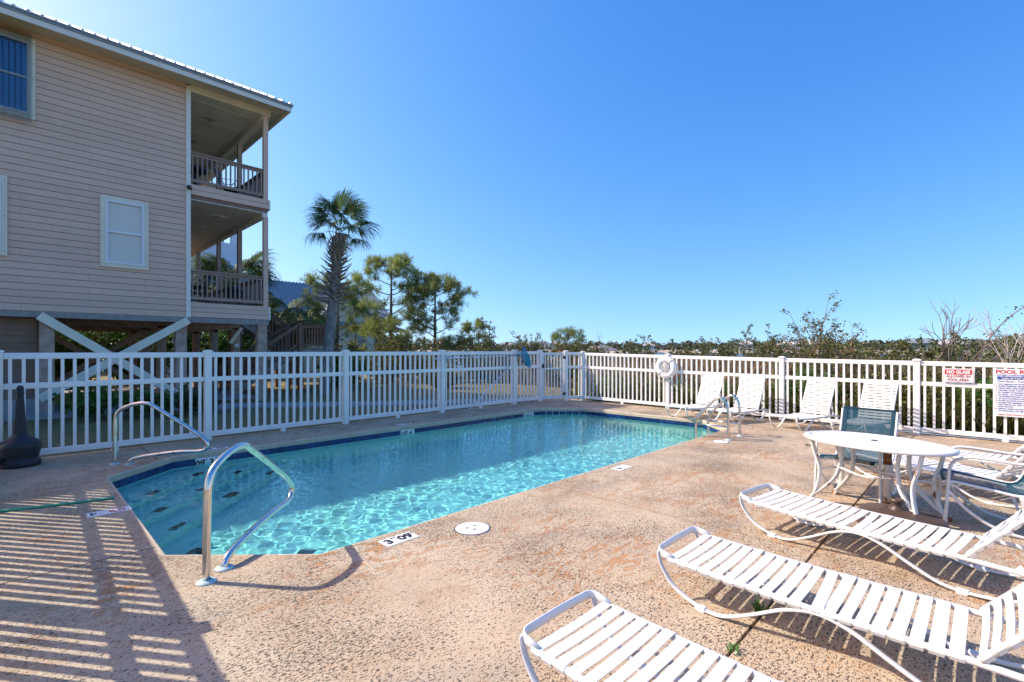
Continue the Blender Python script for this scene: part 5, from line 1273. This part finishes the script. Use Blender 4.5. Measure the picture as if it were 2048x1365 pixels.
# ------------------------------------------------------------------ pines
def needle_tufts(P, D, g, L=.26, per=26, w=.016):
    n = len(P); c = np.repeat(P, per, 0); d = np.repeat(D, per, 0) * .9 + g.normal(size=(n*per, 3)) * .75; d[:, 2] += .25
    d /= np.linalg.norm(d, axis=1, keepdims=True); s = np.cross(d, g.normal(size=d.shape)); s /= np.linalg.norm(s, axis=1, keepdims=True)
    l = L * g.uniform(.7, 1.2, (len(c), 1)); off = g.normal(size=c.shape) * .05
    a = c + off; b = a + d * l
    v = np.stack([a - s*w*.5, a + s*w*.5, b + s*w*.3, b - s*w*.3], 1).reshape(-1, 3)
    return v, np.arange(4 * len(c)).reshape(-1, 4)
def pine(label, x, y, H, seed, limbs, r0=.16, tuft=.23, per=14, lean=(0, 0), group="pines beyond the lawn", w=.018):
    """limbs: list of (height fraction, azimuth deg in the picture sense, length, rise, density)"""
    g = np.random.default_rng(seed); r = random.Random(seed); z0 = ground_z(x, y)
    t = thing("pine_tree", label, "pine", (x, y, z0), group)
    trunk = [Vector((x + lean[0]*u + .10*math.sin(u*5 + seed)*H*.03, y + lean[1]*u + .10*math.cos(u*4)*H*.03, z0 - .1 + H*u)) for u in np.linspace(0, 1, 9)]
    TP = smooth_path(trunk, 3); m_ = MB(); m_.tube(TP, [r0*(1 - .85*(i/(len(TP)-1))) for i in range(len(TP))], 8); m_.build("trunk", BARK, t, smooth=True)
    P, D = [], []
    lb = MB()
    def tip(p, d): P.append(tuple(p)); D.append(tuple(d))
    for fr, az, L, rise, dens in limbs:
        az += r.uniform(-25, 25); rise += L * r.uniform(.05, .38) if fr < .85 else 0; L *= r.uniform(.85, 1.08)
        b = TP[min(int(fr * (len(TP) - 1)), len(TP) - 1)]
        a = R_(az); d = Vector((RT[0]*math.cos(a) + FW[0]*math.sin(a), RT[1]*math.cos(a) + FW[1]*math.sin(a), 0))
        e = b + d * L + Vector((0, 0, rise)); c1 = b + d * L * .45 + Vector((r.uniform(-.1, .1)*L, r.uniform(-.1, .1)*L, rise * .3 + r.uniform(-.14, .16)*L)); 
        path_ = smooth_path([b, c1, e], 5); lr0 = r0 * .36 * (1 - fr * .5)
        lb.tube(path_, [lr0 * (1 - .8 * i / (len(path_) - 1)) for i in range(len(path_))], 5)
        nsub = int(dens)
        for k in range(nsub):
            u = .38 + .62 * (k + r.random()) / nsub; p = path_[min(int(u * (len(path_) - 1)), len(path_) - 1)]
            dd = (d * r.uniform(.1, 1) + Vector((r.uniform(-1, 1), r.uniform(-1, 1), r.uniform(-.1, .9)))).normalized()
            sl = L * r.uniform(.15, .36) * (1.15 - .4*u) + .12; q = p + dd * sl; lb.tube([p, p.lerp(q, .6) + Vector((0, 0, .03)), q], [lr0*.3, lr0*.22, .005], 4)
            for j in range(8):
                dj = (dd + Vector((r.uniform(-1, 1), r.uniform(-1, 1), r.uniform(-.4, .9)))).normalized()
                tip(p.lerp(q, r.uniform(.45, 1.05)) + dj * r.uniform(.03, .40), dj)
        for j in range(5): tip(e + Vector((r.uniform(-.2, .2), r.uniform(-.2, .2), r.uniform(-.1, .2))), Vector((d.x, d.y, .5)).normalized())
    lb.build("limbs", BARK, t, smooth=True)
    v, f = needle_tufts(np.array(P), np.array(D), g, tuft, per, w); leaf_obj("crown", v, f, PINE, t); return t
# tall pine, umbrella top, bare forked lower limbs
pine("tallest pine with rounded open crown and bare forking limbs", 16.30, 26.3, 7.3, 21,
     [(.95, 100, .5, .75, 6), (.95, 20, .75, .65, 6), (.95, 200, .7, .6, 6), (.90, 170, 1.1, .9, 8), (.88, 10, 1.0, .9, 8), (.86, -60, .9, .9, 7), (.84, 95, .9, .9, 7), (.80, 185, 1.55, .75, 9), (.78, 340, 1.3, .9, 9), (.74, 178, 1.9, .45, 8),
      (.72, 15, 1.7, 1.1, 9), (.66, 5, 2.0, 1.0, 9), (.60, 190, 1.35, .15, 6), (.58, 200, 1.7, .35, 6), (.55, 350, 1.7, .9, 7), (.46, 10, 2.4, 1.6, 8), (.42, 172, 1.0, .1, 5), (.34, 185, 1.3, .35, 7), (.30, 0, 2.0, .3, 6), (.28, 165, 1.7, .5, 8), (.26, 60, 1.2, .3, 6)], .17)
pine("broad dense pine to the right of the tallest one, dome-shaped crown", 18.2, 24.35, 6.15, 33,
     [(.95, 80, .5, .5, 7), (.93, 190, .8, .5, 8), (.93, 0, .8, .45, 8), (.88, 185, 1.2, .55, 10), (.86, -5, 1.3, .5, 10), (.84, 90, 1.0, .5, 9), (.80, 270, 1.0, .5, 9), (.77, 180, 1.6, .55, 11), (.74, 5, 1.75, .45, 11), (.70, 40, 1.4, .4, 9), (.66, 178, 1.9, .35, 11),
      (.62, -8, 1.9, .75, 10), (.58, 220, 1.5, .3, 9), (.52, 185, 1.6, .3, 9), (.48, 0, 1.3, .6, 7), (.42, 170, 1.4, .2, 8), (.36, 10, 1.2, .2, 6), (.30, 185, 1.7, .1, 8), (.27, -5, 1.9, .2, 9), (.25, 330, 1.5, .3, 8)], .15)
pine("pine half hidden behind the tall palm, loose yellow-green tufts", 12.6, 25.8, 5.6, 47,
     [(.92, 170, .9, .6, 8), (.90, 10, 1.0, .5, 8), (.84, 185, 1.5, .4, 10), (.80, 0, 1.5, .35, 10), (.76, 90, 1.0, .4, 8), (.70, 190, 1.7, .2, 9), (.64, 350, 1.6, .3, 8), (.58, 175, 1.4, 0, 9), (.52, 10, 1.2, 1.2, 6), (.44, 20, 1.0, .2, 6), (.40, 200, 1.3, .3, 7)], .13)
pine("low spreading pine in front of the cream house, between palm and tall pine", 14.6, 26.0, 3.4, 52,
     [(.9, 20, .8, .4, 6), (.86, 180, .8, .3, 5), (.8, 0, 1.3, .3, 6), (.72, 170, 1.1, .2, 5), (.6, -10, 1.5, -.2, 6), (.45, 190, 1.1, .1, 4), (.35, 10, 1.3, -.1, 5)], .09, lean=(.5, -.5))
pine("small lone pine above the hedge, left of the blue net", 25.4, 28.9, 3.9, 61, [(.95, 40, .3, .3, 5), (.9, 190, .5, .3, 6), (.85, 0, .6, .3, 6), (.75, 180, .7, .2, 6), (.65, 10, .8, .1, 6), (.55, 190, .6, .1, 5), (.48, 350, .6, 0, 5)], .06, .22, 18)
pine("small pine behind the gate, thin bare twigs above it", 26.6, 20.6, 3.0, 67, [(.95, 90, .4, .3, 6), (.9, 185, .7, .2, 8), (.88, 0, .7, .25, 8), (.78, 190, .8, .1, 8), (.72, 5, 1.0, .05, 8), (.6, 180, .7, .1, 6), (.5, 0, .7, 0, 6)], .07, .18, 12)

# ------------------------------------------------------------------ bare trees
def bare_tree(label, x, y, H, seed, spread=.7, lean=(0, 0), m=TWIG, n=4, r0=.035, cat="bare tree", z0=None, depth=4):
    r = random.Random(seed); z0 = ground_z(x, y) if z0 is None else z0; t = thing("bare_tree", label, cat, (x, y, z0)); m_ = MB(); tw = MB()
    def grow(p, d, L, rad, dep):
        q = p + d * L; mid = p.lerp(q, .5) + Vector((r.uniform(-1, 1), r.uniform(-1, 1), r.uniform(-.5, .5))) * L * .07
        (m_ if dep == depth else tw).tube([p, mid, q], [rad, rad*.85, rad*.65], 5)
        if dep == 0: return
        for k in range(r.choice((2, 2, 3))):
            dd = (d + Vector((r.uniform(-1, 1), r.uniform(-1, 1), r.uniform(-.25, .6))) * spread).normalized(); grow(q, dd, L*r.uniform(.55, .85), rad*.62, dep - 1)
    for k in range(n):
        d = Vector((lean[0] + r.uniform(-.35, .35), lean[1] + r.uniform(-.35, .35), 1)).normalized(); grow(Vector((x, y, z0)), d, H*r.uniform(.28, .4), r0, depth)
    m_.build("trunk", m, t); tw.build("branches", m, t); return t
bare_tree("leafless grey tree with forking branches rising above the right fence", 15.2, 1.2, 3.0, 14, .62, (-.25, -.45), n=2, r0=.04)
bare_tree("pale leafless shrub among the bushes at the far right edge", 16.6, -.9, 2.5, 29, .5, (.0, .1), mat("pale_twig", (.42, .38, .34), .9), n=5, r0=.025)
bare_tree("leafless brush in front of the tallest pine's trunk", 15.4, 25.6, 2.9, 8, .6, n=4, r0=.03)
bare_tree("thin leafless saplings right of the pines", 23.5, 27.6, 2.9, 18, .4, n=3, r0=.015, depth=3)
bare_tree("thin leafless sapling behind the gate panel, right of the small pine", 26.5, 17.5, 3.0, 27, .35, n=2, r0=.016, depth=3)

# ------------------------------------------------------------------ shrubs
GH = "lush hedge behind the stilt house"
for i, (x, y, rx, h) in enumerate(((1.2, 28.5, 2.4, 4.3), (4.2, 29, 2.2, 4.4), (6.7, 28.6, 1.8, 3.6), (-2.0, 29, 2.6, 4.3), (8.3, 28.6, 1.5, 3.4))):
    shrub(("lush green hedge bush under the house, behind the cross brace", "lush green hedge bush seen between the middle pilings", "lush green hedge bush behind the stairs", "lush green hedge bush behind the dark storage room", "lush green hedge bush between the staircase and the corner piling")[i], x, y, rx, h, 17000, .15, LEAFA, GH, 100 + i, nst=64, open_=.05, name="hedge_bush", cat="bush")
shrub("broad-leaved dark green bush right of the tall palm's trunk", 9.7, 19.5, 1.1, 1.75, 5200, .13, LEAFA, None, 111, nst=34, open_=.1, name="bush", cat="bush")
for i, (x, y, rx, h) in enumerate(((1.15, 14.9, .75, .95), (2.2, 14.3, .7, .80), (3.1, 13.9, .6, .85))):
    shrub(("dark leafy bush under the white cross brace, left of the three", "dark leafy bush behind the fence, middle of the three in front of the house", "straggly grey-green bush right of the three in front of the house")[i], x, y, rx, h, 3000, .085, LEAFC if i == 2 else LEAFA, "low bushes in front of the house", 120 + i, nst=26, open_=.2, name="bush", cat="bush")
FB = "scrub bushes beyond the lawn"
fb = [(10.9, 22.0, 1.3, 2.0, LEAFB), (13.0, 21.4, 1.4, 2.1, LEAFY), (15.0, 20.4, 1.5, 2.15, LEAFB), (17.0, 19.0, 1.5, 2.2, LEAFC), (18.6, 17.6, 1.5, 2.3, LEAFB), (19.7, 16.0, 1.4, 2.1, LEAFY), (20.6, 14.4, 1.4, 1.9, LEAFB), (15.6, 23.5, 1.6, 2.6, LEAFB), (19.4, 21.3, 1.8, 3.1, LEAFB), (22.6, 20.8, 1.7, 2.7, LEAFC), (24.5, 17.5, 1.6, 2.0, LEAFB), (12.6, 16.4, .9, .9, LEAFY), (17.6, 13.6, 1.2, 1.1, LEAFC)]
places = ("left end of the scrub by the dark bush", "yellow-green, below the low pine", "below the tallest pine", "right of the tallest pine's trunk", "below the dome-shaped pine", "yellow-green, left of the blue net", "behind the net pole", "taller, at the foot of the tallest pine", "tall, at the foot of the dome-shaped pine", "behind the scrub, below the small lone pine", "low, just left of the gate", "low yellowish clump on the lawn's edge", "low, seen through the gate")
for i, (x, y, rx, h, m) in enumerate(fb):
    shrub("olive scrub bush beyond the lawn, " + places[i], x, y, rx, h * 1.28, 6500, .10, m, FB, 140 + i, nst=34, open_=.08, name="scrub_bush", cat="bush", m2=LEAFR if i % 3 == 2 else LEAFC)
RB = "low bushes close behind the back fence"
rng3 = random.Random(5)
ys_ = [9.6, 8.6, 7.6, 6.6, 5.7, 4.8, 3.9]
for i, y in enumerate(ys_):
    shrub("low green bush pressed against the back fence, " + ("at its left corner post", "between corner post and life ring", "left of the life ring", "just behind the life ring post", "right of the life ring", "behind the second lounger", "left of the middle fence post")[i], 13.3 + rng3.uniform(-.2, .5), y, .85, 1.0 + rng3.uniform(-.12, .12), 3000, .06, LEAFA if i % 2 else LEAFB, RB, 170 + i, nst=30, open_=.05, name="bush", cat="bush", m2=LEAFY if i % 2 else LEAFR)
TB_ = "dense yaupon bushes behind the right part of the fence"
tbs = [(13.4, 3.0, .9, 1.35, LEAFA, 0), (13.5, 1.9, .95, 1.5, LEAFB, 0), (13.5, .8, .95, 1.5, LEAFB, 0), (13.6, -.4, 1.0, 1.55, LEAFA, 0), (13.6, -1.6, 1.0, 1.6, LEAFB, 0), (15.5, 3.2, 1.55, 3.0, LEAFB, .30), (16.6, .3, 1.2, 1.95, LEAFC, .1), (16.8, -1.4, 1.3, 2.2, LEAFB, .1), (18.5, -.2, 1.4, 2.2, LEAFC, .1), (15.0, -3.0, 1.3, 2.0, LEAFB, .1), (17.2, 2.0, 1.2, 1.85, LEAFC, .2)]
pl_ = ("green, right of the middle fence post", "behind the third lounger", "behind the NO GLASS sign", "behind the rules sign", "at the frame's right edge", "tall with a spiky top and russet tips", "left of the pale leafless shrub", "behind the pale leafless shrub", "farther back near the right edge", "cut by the right edge of the frame", "behind the leafless grey tree")
for i, (x, y, rx, h, m, sp) in enumerate(tbs):
    shrub("dense yaupon bush, " + pl_[i], x, y, rx, h, 8000, .066, m, TB_, 190 + i, nst=44, open_=.04, name="yaupon_bush", cat="bush", spiky=sp, m2=LEAFR if i in (1, 5, 6) else LEAFY)
# a long arching spray above the right bushes
t = thing("arching_branch", "long arching leafy branch reaching out above the right-hand bushes", "branch", (15.4, -.6, 1.4))
pts = smooth_path([(15.5, .15, 1.2), (15.3, -.15, 1.9), (15.1, -.5, 2.35), (14.95, -.85, 2.6), (14.9, -1.05, 2.68)], 6)
m_ = MB(); m_.tube(pts, [.016*(1 - .7*i/len(pts)) for i in range(len(pts))], 5); m_.build("stem", TWIG, t)
g = np.random.default_rng(2); C = np.array([tuple(pts[min(len(pts)-1, int(k))]) for k in np.concatenate([g.uniform(4, len(pts), 90), g.uniform(len(pts)*.8, len(pts), 90)])]) + g.normal(size=(180, 3))*.055
v, f = leaf_quads(C, .07, g); leaf_obj("foliage", v, f, LEAFB, t)
MBS = "bushes on the marsh edge"
mb_ = [(27, 15.4, 1.5, 2.2), (29.0, 13.4, 1.3, 1.9), (28.5, 11.6, 1.6, 2.3), (29.5, 9.9, 1.8, 2.9), (29.5, 8.2, 1.9, 3.0), (30, 6.4, 1.8, 2.8), (29, 5.0, 1.6, 2.5), (28, 3.6, 1.5, 1.9), (27, 2.0, 1.6, 2.2), (27, .2, 1.7, 2.4), (26, -1.6, 1.7, 2.6)]
for i, (x, y, rx, h) in enumerate(mb_):
    shrub("dark green marsh-edge bush on the skyline, " + ("just right of the gate", "left of the life ring", "above the life ring", "right of the life ring", "tallest in the middle of the skyline row", "right half of the skyline row", "left of the second lounger's back", "low, left of the spiky yaupon", "behind the spiky yaupon", "behind the leafless grey tree's fork", "toward the right end of the skyline")[i], x, y, rx, h + .5, 9000, .10, LEAFB if i % 3 else LEAFC, MBS, 220 + i, nst=34, open_=.1, name="marsh_bush", cat="bush", spiky=.2, z0=ground_z(x, y), m2=LEAFC if i % 3 else LEAFY)

# ------------------------------------------------------------------ marsh reeds, grass blades, leaf litter (nobody could count these)
def blades(n, xr, yr, h, w, g, m, name, avoid=None, lean=.25, zfun=ground_z):
    x = g.uniform(*xr, n); y = g.uniform(*yr, n)
    if avoid is not None:
        k = ~avoid(x, y); x, y = x[k], y[k]; n = len(x)
    z = np.array([zfun(a, b) for a, b in zip(x, y)]) - .01
    hh = h * g.uniform(.55, 1.25, n); a = g.uniform(0, 6.28, n); lx = g.normal(size=n)*lean*hh; ly = g.normal(size=n)*lean*hh; ww = w*g.uniform(.6, 1.2, n)
    p0 = np.stack([x - np.cos(a)*ww, y - np.sin(a)*ww, z], 1); p1 = np.stack([x + np.cos(a)*ww, y + np.sin(a)*ww, z], 1)
    p2 = np.stack([x + lx*.5 + np.cos(a)*ww*.7, y + ly*.5 + np.sin(a)*ww*.7, z + hh*.6], 1); p3 = np.stack([x + lx, y + ly, z + hh], 1)
    v = np.stack([p0, p1, p2, p3], 1).reshape(-1, 3); f = np.arange(4*n).reshape(-1, 4)
    o = leaf_obj(name, v, f, m); tag(o, kind="stuff"); return o
g = np.random.default_rng(77)
blades(42000, (14, 40), (-6, 19), 1.25, .016, g, REED, "marsh_reeds", lambda x, y: (x + y*.9 > 41) | ((x < 17) & (y > 10.5)), .16)
house_av = lambda x, y: ((x > DX0 - .05) & (x < DX1 + .02) & (y < DY1 + .03)) | ((x < 1.2) & (y > 15.4)) | ((x > 1.0) & (x < 5.7) & (y > 17)) | (np.abs((y - 16.6) + (x - 1.6)*.62 - .012*(x-1.6)**2*0) < .62)
blades(60000, (-1.5, 16), (9.6, 22), .045, .006, g, BLADE, "grass", house_av, .5)
blades(5200, (12.26, 13.2), (-2.5, 9.5), .5, .012, g, LEAFY, "fence_line_weeds", None, .4)

# ------------------------------------------------------------------ boardwalk, pavilion, lagoon shore
bw = thing("boardwalk", "grey wooden boardwalk crossing the marsh beyond the gate", "boardwalk", (30, 16, 0))
A, B = Vector((24.0, 17.0, .25)), Vector((40.0, 12.6, .75)); d = (B - A).normalized(); n_ = Vector((-d.y, d.x, 0)).normalized()
L = (B - A).length; k = 46
for i in range(k):
    c = A.lerp(B, (i + .5) / k); m_ = MB(); m_.beam(c - n_*.75, c + n_*.75, L / k - .03, .05, up=(0, 0, 1)); m_.build("deck_board", GREYWOOD, bw)
for s in (-1, 1):
    m_ = MB(); m_.beam(A + n_*s*.68 - Vector((0, 0, .14)), B + n_*s*.68 - Vector((0, 0, .14)), .06, .22); m_.build("joist", GREYWOOD, bw)
    for i in range(9):
        c = A.lerp(B, i / 8) + n_*s*.68; m_ = MB(); m_.tube([(c.x, c.y, -1.6), (c.x, c.y, c.z - .05)], .08, 6); m_.build("boardwalk_post", GREYWOOD, bw)
pv = thing("pavilion", "open pavilion with pale shingled hip roof in the marsh, right of the small pine", "pavilion", (80, 54, 0))
cx_, cy_ = 80.0, 53.8
for a, b in ((-2.6, -2.0), (2.6, -2.0), (2.6, 2.0), (-2.6, 2.0)):
    m_ = MB(); m_.box(cx_ + a - .1, cx_ + a + .1, cy_ + b - .1, cy_ + b + .1, -1.6, 1.3); m_.build("pavilion_post", GREYWOOD, pv)
m_ = MB(); m_.add([(cx_ - 3.4, cy_ - 2.8, 1.25), (cx_ + 3.4, cy_ - 2.8, 1.25), (cx_ + 3.4, cy_ + 2.8, 1.25), (cx_ - 3.4, cy_ + 2.8, 1.25), (cx_ - 1, cy_, 2.6), (cx_ + 1, cy_, 2.6)], [(0, 1, 5, 4), (1, 2, 5), (2, 3, 4, 5), (3, 0, 4), (0, 3, 2, 1)])
m_.build("roof", mat("pale_shingle", (.30, .28, .25), .9, noise=.8, nscale=6), pv)
m_ = MB(); m_.box(cx_ - 2.8, cx_ + 2.8, cy_ - 2.3, cy_ + 2.3, -.35, -.2); m_.build("floor", GREYWOOD, pv)

# far shore: low land, beach, wood, houses
sh = MB(); az = np.linspace(-.75, 1.15, 60); rows = [(430, -1.4), (440, -.7), (470, .2), (1400, 1.0)]
def far(a, r): return (r*math.cos(a), r*math.sin(a))
for r_, z in rows:
    for a in az:
        k = 1 - .30 * clamp((.25 - a) / .6); sh.v.append((*far(a, r_*k if r_ < 1000 else r_), z))
nA = len(az)
for i in range(len(rows) - 1):
    for j in range(nA - 1): sh.f.append((i*nA+j, (i+1)*nA+j, (i+1)*nA+j+1, i*nA+j+1)); sh.fm.append(0)
tag(sh.build("far_shore", SAND, smooth=True), kind="structure")
g = np.random.default_rng(9); C = []
for i in range(1500):
    a = g.uniform(-.75, 1.15); k = 1 - .30 * clamp((.25 - a) / .6); r_ = g.uniform(452, 640) * k; H = g.uniform(5.0, 10.5)
    x, y = far(a, r_); n = 46; th = g.uniform(0, 6.28, n); rr = np.sqrt(g.uniform(0, 1, n)) * g.uniform(2.2, 4.6); zz = H * (1 - .38*(rr/4.6)**2) * g.uniform(.30 if g.random() < .6 else .6, 1.0, n)
    C.append(np.stack([x + rr*np.cos(th), y + rr*np.sin(th), zz], 1))
C = np.concatenate(C); v, f = leaf_quads(C, 2.0, g, .7); o = leaf_obj("far_wood", v, f, LEAFFAR); tag(o, kind="stuff")
def far_house(label, px, r_, w, h, roofcol, wallm):
    a = YAW - math.atan((px - 1024) / 970.); k = 1.0; dpt = r_; x, y = far(a, dpt)
    t = thing("far_house", label, "house", (x, y, 0), "houses on the far shore"); ux, uy = -math.sin(a), math.cos(a)
    def P(u, d_, z): return (x - ux*u + math.cos(a)*d_, y - uy*u + math.sin(a)*d_, z)
    m_ = MB(); hw = w/2
    m_.add([P(-hw, 0, 2.2), P(hw, 0, 2.2), P(hw, 8, 2.2), P(-hw, 8, 2.2), P(-hw, 0, h), P(hw, 0, h), P(hw, 8, h), P(-hw, 8, h)], [(0,1,5,4),(1,2,6,5),(2,3,7,6),(3,0,4,7),(0,3,2,1)]); m_.build("wall", wallm, t)
    m_ = MB(); e = .8; m_.add([P(-hw-e, -e, h), P(hw+e, -e, h), P(hw+e, 8+e, h), P(-hw-e, 8+e, h), P(-hw*.5, 4, h+2.6), P(hw*.5, 4, h+2.6)], [(0,1,5,4),(1,2,5),(2,3,4,5),(3,0,4),(0,3,2,1)]); m_.build("roof", roofcol, t)
    for i in range(5):
        u = -hw + w*i/4; m_ = MB(); m_.add([P(u-.25, .2, -.2), P(u+.25, .2, -.2), P(u+.25, .7, -.2), P(u-.25, .7, -.2), P(u-.25, .2, 2.2), P(u+.25, .2, 2.2), P(u+.25, .7, 2.2), P(u-.25, .7, 2.2)], [(0,1,5,4),(1,2,6,5),(2,3,7,6),(3,0,4,7)]); m_.build("stilt", HAZEHOUSE, t)
    for i in range(max(2, int(w // 4))):
        u = -hw + (i + .5) * w / max(2, int(w // 4)); m_ = MB(); m_.add([P(u-.7, -.05, 3.2), P(u+.7, -.05, 3.2), P(u+.7, -.05, 4.8), P(u-.7, -.05, 4.8)], [(0, 1, 2, 3)]); m_.build("window", MATS["dark_glass"], t)
fw = HAZEHOUSE; fg = mat("far_blue_wall", (.30, .45, .50), .7); rfp = mat("far_roof", (.45, .43, .42), .7)
for px, r_, w, h, rc, wm, lab in ((1017, 445, 14, 5.6, rfp, fw, "pale far house just left of the blue net"), (1056, 447, 13, 5.6, rfp, fw, "white far house immediately right of the net"), (1090, 446, 10, 6.6, ROOFB, fw, "far house with steep grey gables left of the gate"), (1118, 448, 13, 6.2, rfp, fw, "far white house with pale roof above the gate"),
                                (1298, 430, 9, 5.2, rfp, fg, "far turquoise house left of the life ring"), (1492, 385, 9, 5.4, rfp, fw, "far white house half hidden by skyline bushes"), (1572, 360, 12, 4.6, rfp, fw, "low far white house left of the spiky yaupon"), (1612, 355, 14, 4.8, rfp, fw, "wide far white house behind the spiky yaupon"),
                                (1838, 330, 12, 5.0, ROOFB, MATS["dark_glass"], "far house with blue-grey roof right of the leafless tree"), (1905, 325, 12, 4.2, rfp, GREYWOOD, "far grey house near the right edge")):
    far_house(lab, px, r_, w, h, rc, wm)
# small cloud low on the right horizon is left to the sky
